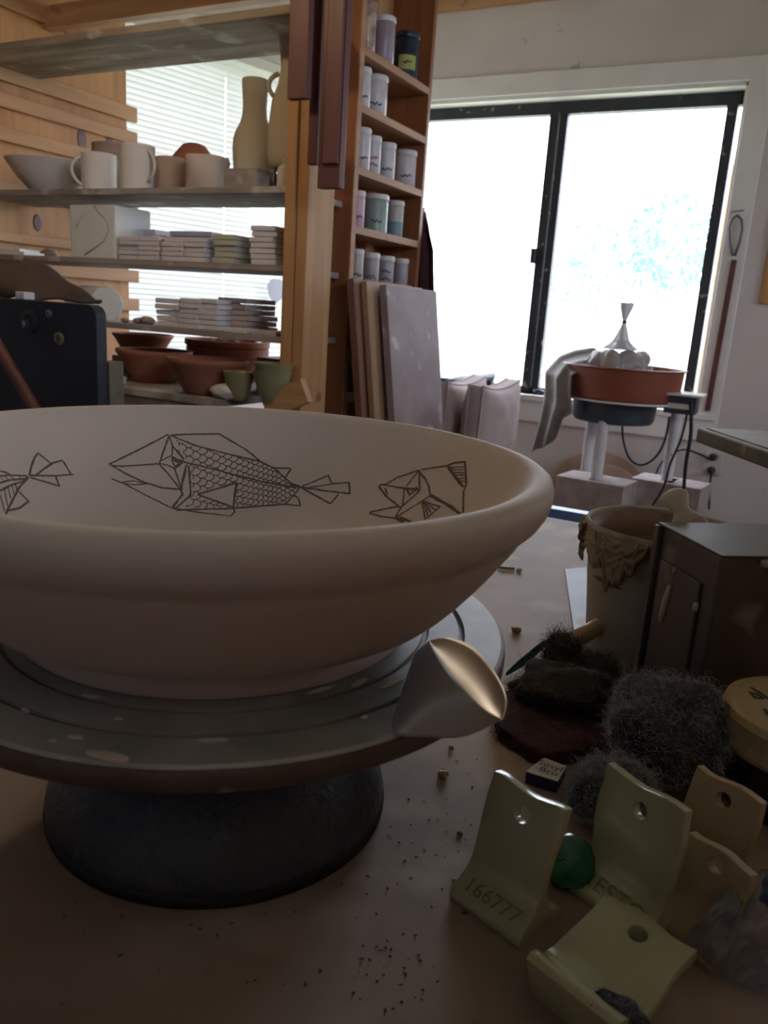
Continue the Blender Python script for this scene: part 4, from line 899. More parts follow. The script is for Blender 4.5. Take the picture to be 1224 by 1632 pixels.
for l in ([(0, 575), (90, 595), (155, 635)], [(-60, 655), (160, 635), (400, 645)], [(-60, 770), (130, 710), (400, 690)], [(-60, 900), (150, 790), (350, 725), (420, 660)], [(435, 650), (470, 500), (520, 370), (570, 305), (765, 460), (930, 415), (955, 440), (1065, 620)],
          [(440, 640), (830, 645), (1100, 625)], [(540, 630), (690, 520), (780, 465)], [(450, 670), (880, 795), (900, 800)], [(835, 650), (885, 795)], [(420, 670), (280, 830), (80, 1220)], [(280, 880), (430, 1030), (290, 1130), (110, 1170)]):
    inkline(f2, D(l), .0006)
for l in ([(60, 840), (115, 1110)], [(115, 810), (160, 990)], [(175, 790), (215, 940)], [(235, 770), (250, 880)], [(0, 930), (65, 1180)], [(10, 680), (40, 710)], [(80, 660), (120, 705)], [(150, 640), (210, 690)], [(280, 650), (320, 695)]):
    inkline(f2, D(l), .0003)
tag(f2.build('fish_drawing', M['fishink'], bo, local=True), 'tail of a fish drawn in grey line at the left inside the bowl')
f3 = MB(); E_ = cr((570, 720), 5.564)
for l, w_ in (([(190, 310), (215, 290), (410, 325), (540, 330)], .0006), ([(240, 295), (350, 230), (545, 165)], .0006), ([(545, 165), (430, 310)], .0005), ([(550, 170), (550, 350)], .0006), ([(550, 180), (600, 240), (635, 310), (645, 385)], .0006), ([(190, 310), (260, 400), (380, 495)], .0006),
              ([(245, 325), (265, 370), (255, 390)], .0005), ([(415, 330), (400, 480)], .0006), ([(550, 350), (390, 490), (335, 580)], .0006), ([(380, 490), (345, 488), (110, 535), (110, 545), (210, 575), (340, 590)], .0006), ([(345, 580), (570, 440), (645, 390)], .0006),
              ([(430, 325), (465, 385), (510, 350), (510, 320)], .0007), ([(445, 338), (485, 325), (490, 352)], .0007), ([(510, 320), (545, 345)], .0009), ([(570, 158), (800, 125)], .0006), ([(800, 125), (860, 100), (955, 90), (965, 300), (935, 310)], .0007), ([(800, 125), (850, 200), (935, 310)], .0009),
              ([(815, 140), (950, 135)], .0004), ([(830, 160), (940, 160)], .0004), ([(840, 185), (950, 190)], .0004), ([(865, 210), (950, 210)], .0004), ([(885, 240), (955, 235)], .0004), ([(905, 265), (955, 265)], .0004), ([(965, 300), (940, 350), (935, 570)], .0006),
              ([(645, 385), (830, 490), (930, 570)], .001), ([(930, 570), (1060, 540), (1085, 520)], .0006), ([(575, 440), (600, 600), (735, 490), (580, 440)], .0006), ([(590, 450), (630, 580)], .0004), ([(600, 460), (655, 545)], .0004), ([(610, 465), (700, 520)], .0004), ([(340, 585), (430, 640)], .0012), ([(380, 580), (500, 635)], .0007)):
    inkline(f3, E_(l), w_)
tag(f3.build('fish_drawing', M['fishink'], bo, local=True), 'open-mouthed fish drawn in brown line at the right inside the bowl')
sp_ = MB(); G = cr((320, 1040), 12.24)
for l in ([(290, 380), (280, 300), (310, 250), (600, 250), (620, 240), (780, 230), (790, 330), (770, 400)], [(300, 380), (350, 370), (370, 290), (470, 310), (400, 340)], [(520, 290), (570, 330), (520, 340), (580, 380), (500, 400)], [(690, 290), (700, 400), (740, 410), (750, 290), (690, 280)], [(900, 210), (960, 260)], [(850, 300), (820, 380)]):
    inkline(sp_, G(l), .00035, off=.0002, inner=False, jit=0)
tag(sp_.build('maker_stamp', M['bowl'], bo, local=True), "small impressed maker's stamp near the foot of the bowl")
# ------------------------------------------------------------------ bent steel kidney on the wheel
M['steel'] = pm('brushed_thin_steel', (.50, .50, .53), (.60, .60, .63), scale=14, rough=.45, rough2=.6, metal=.5, stretch=(1, 1, 4))
dt = .110
kl = [(662, 1040, dt + .006), (640, 1105, dt + .003), (627, 1165, dt + .0012), (680, 1174, dt + .0012), (740, 1173, dt + .003), (800, 1147, dt + .008)]   # outer edge of the front fold
kr = [(684, 1022, dt + .0105), (700, 1050, dt + .018), (722, 1080, dt + .022), (745, 1106, dt + .021), (770, 1130, dt + .016), (800, 1147, dt + .008)]     # ridge
ko = [(684, 1022, dt + .0105), (712, 1016, dt + .010), (752, 1031, dt + .008), (788, 1070, dt + .007), (807, 1112, dt + .009), (800, 1147, dt + .008)]     # outer edge of the cupped back
def crv(pts, t):
    P = [tab(x, y, z) for x, y, z in pts]; k = t * (len(P) - 1); i = min(len(P) - 2, int(k)); s = k - i
    p0, p1, p2, p3 = P[max(0, i - 1)], P[i], P[i + 1], P[min(len(P) - 1, i + 2)]
    return .5 * ((2 * p1) + (p2 - p0) * s + (2 * p0 - 5 * p1 + 4 * p2 - p3) * s * s + (3 * p1 - p0 - 3 * p2 + p3) * s ** 3)
def kf(u, v):
    if v < .5:
        a_, b_, t = crv(kl, u), crv(kr, u), v * 2
        return a_.lerp(b_, t) + Vector((0, 0, .004 * math.sin(math.pi * t) * math.sin(math.pi * u)))
    a_, b_, t = crv(kr, u), crv(ko, u), v * 2 - 1
    return a_.lerp(b_, t) - Vector((0, 0, .009 * math.sin(math.pi * t) * math.sin(math.pi * u)))
M['orangerefl'] = pm('steel_orange_reflection', (.55, .36, .16), (.62, .44, .24), scale=14, rough=.42, rough2=.55, metal=.85)  # orange reflection painted into the metal colour of the cupped face
kt = thing('steel_kidney', tuple(tab(700, 1160, dt)), 'bent shiny steel kidney scraper at the right edge of the wheel', 'scraper')
MB().grid(40, 20, lambda u, v: kf(u, v * .5)).build('front_fold', M['steel'], kt, smooth=True, solid=.0006)
MB().grid(40, 20, lambda u, v: kf(u, .5 + v * .5)).build('cupped_fold', M['orangerefl'], kt, smooth=True, solid=.0006)
# ------------------------------------------------------------------ glazed clay brackets
def glz(name, c1, c2): return pm(name, c1, c2, scale=22, rough=.18, rough2=.28, bump=.05, bscale=60, coat=.4, spot=(.10, .07, .04), spot_scale=170, spot_lo=.74, spot_hi=.77)
M['celadon'] = glz('pale_celadon_glaze', (.42, .41, .25), (.50, .485, .32))
M['tanclay'] = pm('matt_tan_clay', (.36, .27, .16), (.43, .33, .21), scale=18, rough=.55, spot=(.12, .08, .05), spot_scale=120, spot_lo=.74, spot_hi=.78)
M['imprint'] = pm('brown_imprint', (.24, .185, .11), rough=.6)
def bracket(name_lab, loc, rz, W, H, lean_, mat, text=None, rot=None, seed=0, foot=.034, hole=.0042, hz=.74, back=True):
    rnd = random.Random(seed)
    t = thing('clay_bracket', loc, name_lab, 'clay bracket', 'glazed clay brackets', rz=rz, rot=rot)
    th = .0055
    y1 = .014; yt = lean_
    fr = [(0, 0), (-.0006, .003), (.001, .0062), (.005, .009), (.009, .0115), (.0115, .0145), (.0135, .019)]
    for k in range(1, 9):
        s = k / 8; fr.append((.0135 + (yt - .0135) * (s ** 1.25), .019 + (H - .019) * s))
    bk = []
    for k in range(8, -1, -1):
        s = k / 8; bk.append((.0135 + th + (yt - .0135) * (s ** 1.25), .019 + (H - .019) * s - (0 if k < 8 else .001)))
    if back: bk += [(.0205, .012), (.024, .0075), (foot - .004, .006), (foot, .003), (foot, 0)]
    else: bk += [(.020, .010), (.020, 0)]
    prof = fr + bk
    nx = 8; vs_ = []; n = len(prof)
    for i in range(nx + 1):
        xx_ = -W / 2 + W * i / nx
        for (y, z) in prof:
            wv = 1 + .03 * math.sin(z * 140 + seed) * (1 if abs(i - nx / 2) == nx / 2 else 0)
            vs_.append((xx_ * wv, y + .0006 * noise.noise(Vector((xx_ * 60, z * 60, seed))), z + (.0012 * math.sin(i * .9 + seed) if z > H - .002 else 0)))
    fs = [tuple(range(n)), tuple(range(nx * n, nx * n + n))[::-1]]
    for i in range(nx):
        for j in range(n):
            j2 = (j + 1) % n; fs.append((i * n + j, i * n + j2, (i + 1) * n + j2, (i + 1) * n + j))
    o = MB().add(vs_, fs).build('bracket_body', M[mat], t, local=True)
    zc = .019 + (H - .019) * hz; s = (zc - .019) / (H - .019); yc = .0135 + (yt - .0135) * s ** 1.25
    cy = MB().lathe([(hole, -.03), (hole, .03)], 20, M=Matrix.Translation((0, yc, zc)) @ Matrix.Rotation(math.radians(90 - 12), 4, 'X')).mesh('cut', M[mat])
    co = bpy.data.objects.new('cut', cy); col.objects.link(co); co.parent = t
    bpy.context.view_layer.update()
    md = o.modifiers.new('hole', 'BOOLEAN'); md.object = co; md.operation = 'DIFFERENCE'; md.solver = 'EXACT'
    mb2 = o.modifiers.new('bevel', 'BEVEL'); mb2.width = .0013; mb2.segments = 3; mb2.limit_method = 'ANGLE'; mb2.angle_limit = math.radians(38)
    bpy.context.view_layer.update()
    dg = bpy.context.evaluated_depsgraph_get(); me = bpy.data.meshes.new_from_object(o.evaluated_get(dg))
    o.modifiers.clear(); o.data = me; me.name = 'bracket_body'
    bpy.data.objects.remove(co)
    me.polygons.foreach_set('use_smooth', [True] * len(me.polygons)); me.set_sharp_from_angle(angle=math.radians(50))
    if text:
        tm = text_mesh(text, W * .25, M['imprint'])
        a_ = math.atan2(.0053, .008); up = Vector((0, math.cos(a_), math.sin(a_))); nr = Vector((0, -math.sin(a_), math.cos(a_)))
        for v in tm.vertices: v.co = Vector((v.co.x * 1.05, .0052, .0093)) + up * v.co.y + nr * .0006
        to = bpy.data.objects.new('imprinted_text', tm); col.objects.link(to); to.parent = t
    return t
rd = math.radians
DT5 = tab(1028, 1462, .02) - tab(1080, 1438, .02)
bracket('glossy olive bracket with a hole and stamped digits, front-most upright one', (-.0902, .306, T), rd(-17.9), .0403, .0585, .025, 'celadon', '166777', seed=1)
bracket('speckled celadon bracket stamped with letters, between the green lump and the tan ones', (-.0425, .3405, T), rd(-27), .0455, .0640, .017, 'celadon', 'RESTO', seed=2)
bracket('tan bracket standing right-most and furthest back beside the jar', (-.010, .384, T), rd(-28), .037, .0535, .020, 'tanclay', seed=3)
bracket('tan bracket half hidden by the plastic, in front of the furthest one', (-.0075, .340, T), rd(-32), .0335, .0455, .016, 'tanclay', seed=4, foot=.02, back=False)
bracket('bracket lying on its back at the bottom edge with its foot up', (-.030 + DT5.x, .283 + DT5.y, T + .022), 0, .043, .058, .018, 'celadon', seed=5, rot=(rd(-72), rd(0), rd(-20)))
# ------------------------------------------------------------------ small things around
M['lblwhite'] = pm('scribbled_white_label', (.55, .52, .48), (.60, .57, .53), scale=20, rough=.7)
M['blueblk'] = pm('dark_blue_plastic', (.012, .014, .06), (.02, .02, .08), scale=20, rough=.5)
M['blueink'] = pm('blue_pen', (.04, .04, .14), rough=.7)
eb = [tab(x, y, .0085) for x, y in ((867, 1207), (903, 1221), (889, 1245), (838, 1229))]
cen = sum(eb, Vector()) / 4
er = thing('small_eraser', (cen.x, cen.y, T), 'small dark blue block with handwriting on its white top', 'eraser')
MB().prism([0, 1, 2, 3], lambda i: Vector((eb[i].x, eb[i].y, T)), lambda i: eb[i] - Vector((0, 0, .0006))).build('block_body', M['blueblk'], er, bevel=.0008)
tp = MB().prism([0, 1, 2, 3], lambda i: eb[i] - Vector((0, 0, .0006)), lambda i: eb[i]).build('paper_top', M['lblwhite'], er)
ux = ((eb[1] + eb[2]) - (eb[0] + eb[3])).normalized(); uy = Vector((0, 0, 1)).cross(ux)
for s_, dy in (('Sosyl', .0035), ('-Bco', -.0035)):
    tm = text_mesh(s_, .0078, M['blueink'])
    for v in tm.vertices: v.co = cen - wl[er.name] + ux * v.co.x + uy * (v.co.y + dy) + Vector((0, 0, .0003))
    to = bpy.data.objects.new('lettering', tm); col.objects.link(to); to.parent = tp
# tin box
M['tin'] = pm('grimy_dark_metal', (.07, .057, .054), (.125, .105, .10), scale=14, rough=.42, metal=.2, spot=(.24, .21, .2), spot_scale=22, spot_lo=.6, spot_hi=.72)
M['tintop'] = pm('grey_metal_top', (.12, .105, .105), (.17, .15, .15), scale=10, rough=.45, metal=.3)
M['drip'] = pm('pale_slip_drip', (.42, .39, .30), (.5, .47, .37), scale=20, rough=.7)
P0 = Vector((-.079, .609, T)); zt2 = T + .133
P1 = at(1152, 885, Z=zt2); P1 = Vector((P1.x, P1.y, T)); lv = (P1 - P0); ll = lv.length; lv.normalize(); rv = Vector((-lv.y, lv.x, 0)); 
if rv.x < 0: rv = -rv
tb = thing('tin_box', tuple(P0 + lv * ll / 2 + rv * .07), 'grimy dark metal box with slip drips in front of the bucket', 'metal box')
def BB(u, r_, z): return P0 + lv * u + rv * r_ + Vector((0, 0, z))
def bbox(u0, u1, r0_, r1_, z0, z1, name, mat, par, bev=.002):
    pts = [BB(u, r_, z) for z in (z0, z1) for (u, r_) in ((u0, r0_), (u1, r0_), (u1, r1_), (u0, r1_))]
    return MB().add(pts, [(0, 3, 2, 1), (4, 5, 6, 7), (0, 1, 5, 4), (1, 2, 6, 5), (2, 3, 7, 6), (3, 0, 4, 7)]).build(name, mat, par, bevel=bev)
bd = bbox(0, ll, 0, .15, 0, .1315, 'box_body', M['tin'], tb)
bbox(-.001, ll + .001, -.001, .151, .1315, .133, 'box_top', M['tintop'], tb, .0006)
dr_ = bbox(.012, ll - .016, -.0022, 0, .004, .108, 'side_door', M['tin'], tb, .0012)
bbox(.0, .006, -.004, 0, 0, .1315, 'corner_strip', M['tintop'], tb, .0006)
def drip(pts, w_, par, face='l'):
    P = [Vector(BB(u, -.0026, z)) for u, z in pts] if face == 'l' else [Vector(BB(ll + .0006, r_, z)) for r_, z in pts]
    MB().tube(P, [w_ * (.5 + .6 * math.sin(math.pi * (k + .4) / len(P))) for k in range(len(P))], 8).build('slip_drip', M['drip'], par, smooth=True)
drip([(.031, .094), (.030, .088), (.028, .080), (.027, .072), (.0265, .064)], .0024, dr_)
drip([(.066, .094), (.0655, .091), (.065, .088)], .002, dr_)
drip([(.033, .108), (.0325, .104)], .0012, dr_)
drip([(.028, .128), (.034, .1275), (.041, .129), (.05, .1285)], .0035, bd, 'f')
# slip bucket and brush
M['pail'] = pm('slip_caked_plastic', (.44, .41, .33), (.52, .50, .43), scale=9, rough=.55, spot=(.22, .14, .08), spot_scale=20, spot_lo=.55, spot_hi=.66)
M['slip'] = pm('brown_slip', (.20, .12, .075), (.34, .23, .17), scale=16, rough=.5, bump=.5, bscale=50)
M['slipdry'] = pm('dried_tan_slip', (.30, .23, .15), (.40, .32, .22), scale=26, rough=.8, bump=.5, bscale=60, spot=(.14, .08, .045), spot_scale=24, spot_lo=.58, spot_hi=.64)
M['slipdark'] = pm('dark_specks', (.05, .035, .03), rough=.9)
BK = Vector((-.0830, .676, T)); Rr = .0635; Hb = .117
bk_ = thing('slip_bucket', tuple(BK), 'white plastic slip bucket caked with brown slip behind the metal box', 'bucket')
pb = MB().lathe([(.001, .002), (.049, .0), (.051, .002), (Rr * .955, Hb - .014), (Rr * .965, Hb - .013), (Rr, Hb - .010), (Rr * 1.01, Hb - .002), (Rr * .995, Hb), (Rr * .96, Hb - .001), (Rr * .93, Hb - .02), (Rr * .9, Hb - .045), (.001, Hb - .05)], 72).build('pail', M['pail'], bk_, local=True, autos=40)
MB().lathe([(Rr * .91, Hb - .046), (Rr * .86, Hb - .036), (Rr * .6, Hb - .040), (.001, Hb - .038)], 48, wob=lambda a, z: .03 * math.sin(5 * a)).build('slip', M['slip'], bk_, local=True, smooth=True)
MB().lathe([(Rr * .905, Hb - .044), (Rr * .925, Hb - .02), (Rr * .952, Hb - .004), (Rr * .945, Hb - .004), (Rr * .915, Hb - .022), (Rr * .89, Hb - .044)], 60).build('slip_coat', M['slip'], bk_, local=True, smooth=True)
def crust(a0, a1, zlo, seed, off):
    def fn(u, v):
        a_ = rd(a0 + (a1 - a0) * u); e = math.sin(math.pi * min(1, max(0, u))) ** .4
        low = zlo + .018 * noise.noise(Vector((u * 7 + seed, seed, 0))) + .006 * noise.noise(Vector((u * 23, seed, 3)))
        z = Hb - .004 - (Hb - .004 - low) * v * e
        rr_ = Rr * (.80 + .175 * (z / Hb)) + .0018 + off * math.sin(math.pi * min(1, v * 1.0)) * (.6 + .8 * noise.noise(Vector((u * 9, v * 6, seed)))) + (.0035 * math.exp(-((v - .9) / .15) ** 2))
        rr_ = max(rr_, Rr * (1.005 if z > Hb - .013 else .80))
        return (rr_ * math.cos(a_), rr_ * math.sin(a_), z)
    return MB().grid(60, 26, fn)
crust(182, 268, .088, 2.0, .004).build('slip_crust', M['slipdry'], bk_, local=True, smooth=True, solid=.0012)
crust(186, 206, .082, 5.0, .006).build('slip_crust', M['slipdry'], bk_, local=True, smooth=True, solid=.0012)
crust(228, 262, .074, 9.0, .005).build('slip_crust', M['slipdry'], bk_, local=True, smooth=True, solid=.0012)
M['brushh'] = pm('slip_splashed_handle', (.62, .57, .49), (.48, .40, .32), scale=12, rough=.6, spot=(.2, .08, .07), spot_scale=40, spot_lo=.6, spot_hi=.66)
M['ferr'] = pm('smeared_ferrule', (.36, .20, .19), (.52, .45, .43), scale=30, rough=.4, stretch=(1, 1, 3))
bt = at(1070, 782, Y=.66); bb_ = at(1098, 838, Y=.65)
ax_ = (bt - bb_).normalized(); wv_ = (RM @ Vector((1, 0, 0))); wv_ = (wv_ - ax_ * wv_.dot(ax_)).normalized(); nv_ = ax_.cross(wv_)
Lb = (bt - bb_).length
def br_ring(t, w_, d_): 
    c = bb_ + ax_ * (Lb * t); return [c + wv_ * (w_ * math.cos(a)) + nv_ * (d_ * math.sin(a)) for a in [i * 2 * math.pi / 16 for i in range(16)]]
def loft(rings):
    mb = MB(); vs_ = sum(rings, []); n = 16; fs = []
    for k in range(len(rings) - 1):
        for i in range(n): fs.append((k * n + i, k * n + (i + 1) % n, (k + 1) * n + (i + 1) % n, (k + 1) * n + i))
    fs += [tuple(range(n))[::-1], tuple((len(rings) - 1) * n + i for i in range(n))]
    return mb.add(vs_, fs)
bs = thing('slip_brush', tuple(bb_ - ax_ * .06), 'flat slip brush standing handle-up in the bucket', 'brush')
loft([br_ring(t, w_, d_) for t, w_, d_ in ((.1, .0135, .006), (.22, .012, .006), (.34, .008, .0055), (.45, .0065, .005), (.58, .0085, .005), (.75, .0115, .005), (.9, .0115, .0045), (.98, .008, .0035), (1.02, .003, .002))]).build('handle', M['brushh'], bs, smooth=True)
loft([br_ring(t, w_, d_) for t, w_, d_ in ((-.55, .0155, .0075), (.08, .0155, .0075), (.14, .0125, .0068))]).build('ferrule', M['ferr'], bs, smooth=True)
loft([br_ring(t, w_, d_) for t, w_, d_ in ((-1.2, .014, .003), (-.8, .016, .007), (-.54, .0155, .0075))]).build('bristles', M['slip'], bs, smooth=True)
# steel rule, bamboo stick
M['rule'] = pm('smeared_steel_strip', (.30, .31, .33), (.42, .43, .46), scale=12, rough=.5, rough2=.65, metal=.7, spot=(.36, .28, .24), spot_scale=16, spot_lo=.6, spot_hi=.7)
rq = [tab(x, y, .0) for x, y in ((900, 909), (933, 906), (976, 1075), (925, 1082))]
one(MB().prism([0, 1, 2, 3], lambda i: rq[i] + Vector((0, 0, .0004)), lambda i: rq[i] + Vector((0, 0, .0018))), 'steel_strip', M['rule'], 'flat steel strip lying on the table left of the bucket', 'metal strip', bevel=.0003)
M['bamboo'] = pm('pale_bamboo', (.36, .27, .15), (.44, .34, .20), scale=3, stretch=(6, 6, 6), rough=.5)
sa, sb = tab(908, 1024, .022), tab(1003, 972, .040)
bmn = thing('bamboo_stick', tuple(sa), 'thick pale bamboo stick propped against the bucket', 'stick')
dv = (sb - sa); MB().tube([sa, sa + dv * .3, sa + dv * .62, sa + dv * .64, sa + dv * .67, sa + dv], [.0072, .0071, .0072, .0080, .0072, .0073], 16).build('cane', M['bamboo'], bmn, smooth=True)
# scouring pad, brown wool, steel wool
M['pad'] = pm('maroon_scouring_fibre', (.030, .010, .013), (.065, .022, .026), scale=60, rough=.95, bump=.8, bscale=300)
M['fib_m'] = pm('maroon_fibre', (.07, .024, .030), rough=.9)
M['fib_b'] = pm('brown_steel_fibre', (.055, .045, .036), (.09, .075, .06), scale=40, rough=.6, metal=.2)
M['wool_b'] = pm('brown_wool_core', (.022, .018, .015), (.04, .033, .028), scale=60, rough=.95, bump=.8, bscale=250)
M['fib_g'] = pm('grey_steel_fibre', (.26, .28, .34), (.36, .38, .45), scale=40, rough=.45, metal=.5)
M['wool_g'] = pm('grey_wool_core', (.035, .040, .052), (.06, .068, .085), scale=60, rough=.95, bump=.8, bscale=250)
def fibres(mb, surf, n, length, w_, curl, rnd):
    """short curly flat strands scattered over the points of a surface"""
    for _ in range(n):
        p, nr = surf(rnd); t = Vector((rnd.gauss(0, 1), rnd.gauss(0, 1), rnd.gauss(0, 1))); t = (t - nr * t.dot(nr) * .75).normalized()
        pts = []; c = p - nr * .001; k = 6; st_ = length * rnd.uniform(.5, 1.2) / k
        for i in range(k + 1):
            pts.append(c); t = (t + Vector((rnd.gauss(0, curl), rnd.gauss(0, curl), rnd.gauss(0, curl)))).normalized(); c = c + t * st_
        s = t.orthogonal().normalized() * w_; vs_ = []
        for q in pts: q.z = max(q.z, T + .0004) if q.z > .4 else q.z; vs_ += [q - s, q + s]
        mb.add(vs_, [(2 * i, 2 * i + 1, 2 * i + 3, 2 * i + 2) for i in range(k)])
def surf_of(mb):
    tris = []
    for f_ in mb.f:
        for i in range(1, len(f_) - 1): tris.append((f_[0], f_[i], f_[i + 1]))
    V_ = [Vector(v) for v in mb.v]; ar = []; tot = 0
    for a_, b_, c_ in tris: tot += (V_[b_] - V_[a_]).cross(V_[c_] - V_[a_]).length; ar.append(tot)
    import bisect
    cen_ = sum(V_, Vector()) / len(V_)
    def fn(rnd):
        k = bisect.bisect(ar, rnd.uniform(0, tot)); a_, b_, c_ = tris[min(k, len(tris) - 1)]
        u, v = rnd.random(), rnd.random()
        if u + v > 1: u, v = 1 - u, 1 - v
        p = V_[a_] + (V_[b_] - V_[a_]) * u + (V_[c_] - V_[a_]) * v; n_ = (V_[b_] - V_[a_]).cross(V_[c_] - V_[a_]).normalized()
        if n_.dot(p - cen_) < 0: n_ = -n_
        return p, n_
    return fn
rnd = random.Random(5)
pp = [tab(x, y, .011) for x, y in ((785, 1118), (795, 1158), (866, 1203), (985, 1183), (1012, 1100), (960, 1060), (850, 1062))]
pdt = thing('scouring_pad', tuple(sum(pp, Vector()) / len(pp) - Vector((0, 0, .011))), 'flat maroon scouring pad under the brown wool', 'scouring pad')
pmb = MB().prism(list(range(7)), lambda i: pp[i] - Vector((0, 0, .0105)), lambda i: pp[i])
pmb.build('pad', M['pad'], pdt, bevel=.002)
fm = MB(); fibres(fm, surf_of(pmb), 2600, .009, .00016, .5, rnd)
tag(fm.build('loose_fibres', M['fib_m'], pdt), kind='stuff')
def wool(name, lab, cat, parts_, core, fib, n, length, w_, loc, curl=.45):
    t = thing(name, loc, lab, cat)
    for k, (mbk) in enumerate(parts_):
        mbk.build('wool_core', M[core], t, smooth=True)
        fb = MB(); fibres(fb, surf_of(mbk), n, length, w_, curl, rnd)
        tag(fb.build('strands', M[fib], t), kind='stuff')
    return t
def lump(px, py, z, r_, sc, seed, rz=0, tilt=0, amp=.35):
    c = tab(px, py, z); return moved(blob(r_, 4, amp, 1.8, seed, sc), Matrix.Translation(c) @ Matrix.Rotation(rz, 4, 'Z') @ Matrix.Rotation(tilt, 4, 'Y'))
wool('brown_wool', 'matted dark brown wire wool heaped on the maroon pad', 'wire wool', [lump(900, 1098, .020, .034, (1.22, .75, .46), 3, rd(-8), rd(-8)), lump(897, 1040, .028, .0145, (.9, .9, 1.0), 8, rd(20)), lump(950, 1066, .022, .0145, (1.1, .8, .8), 2)], 'wool_b', 'fib_b', 3600, .012, .00009, tuple(tab(890, 1100)))
wool('steel_wool', 'fluffy grey steel wool wad in front of the metal box', 'steel wool', [lump(1062, 1168, .032, .037, (1.02, .9, .95), 21, amp=.25), lump(975, 1262, .018, .028, (.80, .60, .62), 14, rd(35), amp=.3)], 'wool_g', 'fib_g', 9000, .014, .00009, tuple(tab(1040, 1220)), .75)
wool('steel_wool', 'small dark tuft of steel wool at the bottom edge by the lying bracket', 'steel wool', [lump(985, 1612, .018, .008, (1.3, .7, .7), 17)], 'wool_g', 'fib_g', 900, .006, .00006, tuple(tab(985, 1612)))
M['greenstrip'] = pm('green_plastic_strip', (.015, .10, .06), (.025, .15, .09), scale=20, rough=.4)
gp = [tab(x, y, z) for x, y, z in ((807, 1074, .012), (825, 1060, .014), (842, 1048, .018), (862, 1030, .024), (884, 1015, .03))]
gw = Vector((.003, .003, .0))
one(MB().grid(20, 2, lambda u, v: gp[min(3, int(u * 4))].lerp(gp[min(3, int(u * 4)) + 1], u * 4 - min(3, int(u * 4))) + Vector((0, .001, .004)) * ((v - .5) * 1.6 * (.4 + math.sin(math.pi * u)))), 'green_strip', M['greenstrip'], 'torn green plastic strip along the back of the brown wool', 'strip', smooth=True, solid=.0008)
M['greenglass'] = pm('green_plastic', (.008, .10, .055), (.015, .15, .08), scale=14, rough=.2, spec=.6)
gc = tab(903, 1372, .012)
gg = thing('green_plastic_lump', (gc.x, gc.y, T), 'shiny green plastic lump between the two upright celadon brackets', 'plastic lump')
moved(blob(.0145, 3, .25, 1.6, 6, (.95, .9, .86)), Matrix.Translation(gc)).build('lump', M['greenglass'], gg, smooth=True)
MB().lathe([(.004, .0), (.0036, .003), (.002, .0035), (0, .003)], 16, M=Matrix.Translation(gc + Vector((-.002, -.008, .0085))) @ Matrix.Rotation(rd(40), 4, 'X')).build('nub', M['greenglass'], gg, autos=40)
# jar with ridged lid
M['tanlid'] = pm('aged_cream_plastic', (.40, .31, .17), (.46, .37, .22), scale=12, rough=.5, spot=(.22, .14, .06), spot_scale=14, spot_lo=.62, spot_hi=.72)
M['jardark'] = pm('dark_jar_glass', (.012, .012, .014), (.02, .02, .022), scale=6, rough=.25)
LC = Vector((.036, .503, T)); zl = .060
jr = thing('lidded_jar', tuple(LC), 'dark jar with a ridged cream lid and black handwriting at the right edge', 'jar')
MB().lathe([(.040, 0), (.043, .003), (.0445, zl - .024), (.042, zl - .022)], 48).build('jar_body', M['jardark'], jr, local=True, autos=40)
nr_ = 180; vs_ = []; fs_ = []
rings = [(.0490, zl - .0235, 1), (.0495, zl - .021, 1), (.0492, zl - .0195, .6), (.0492, zl - .007, .6), (.0492, zl - .005, 1), (.0478, zl - .001, 1), (.0462, zl, 1), (.0425, zl, 1), (.0415, zl - .0012, 1), (.001, zl - .0010, 1)]
lm = MB()
for (r_, z, rid) in rings:
    for i in range(nr_ * 2):
        a_ = math.pi * i / nr_; q = r_ - (.0007 if (i % 2 and rid < 1) else 0); vs_.append((q * math.cos(a_), q * math.sin(a_), z))
n_2 = nr_ * 2
for k in range(len(rings) - 1):
    for i in range(n_2): fs_.append((k * n_2 + i, k * n_2 + (i + 1) % n_2, (k + 1) * n_2 + (i + 1) % n_2, (k + 1) * n_2 + i))
ld = lm.add(vs_, fs_).build('lid', M['tanlid'], jr, local=True, autos=35)
def stroke(pts, w_=.0011):
    P = [tab(x, y, zl - .0006) - LC for x, y in pts]; mb = MB()
    for a_, b_ in zip(P[:-1], P[1:]):
        s = (b_ - a_).cross(Vector((0, 0, 1))).normalized() * w_; e_ = (b_ - a_).normalized() * w_ * .7
        mb.add([a_ - s - e_, b_ - s + e_, b_ + s + e_, a_ + s - e_], [(0, 1, 2, 3)])
    mb.build('lettering', M['ink'], ld, local=True)
stroke([(1198, 1096), (1210, 1103), (1224, 1113)]); stroke([(1195, 1103), (1203, 1112), (1216, 1113), (1206, 1106), (1195, 1103)], .0008); stroke([(1219, 1130), (1226, 1140), (1232, 1138)], .0012); stroke([(1226, 1100), (1250, 1110), (1262, 1128)])
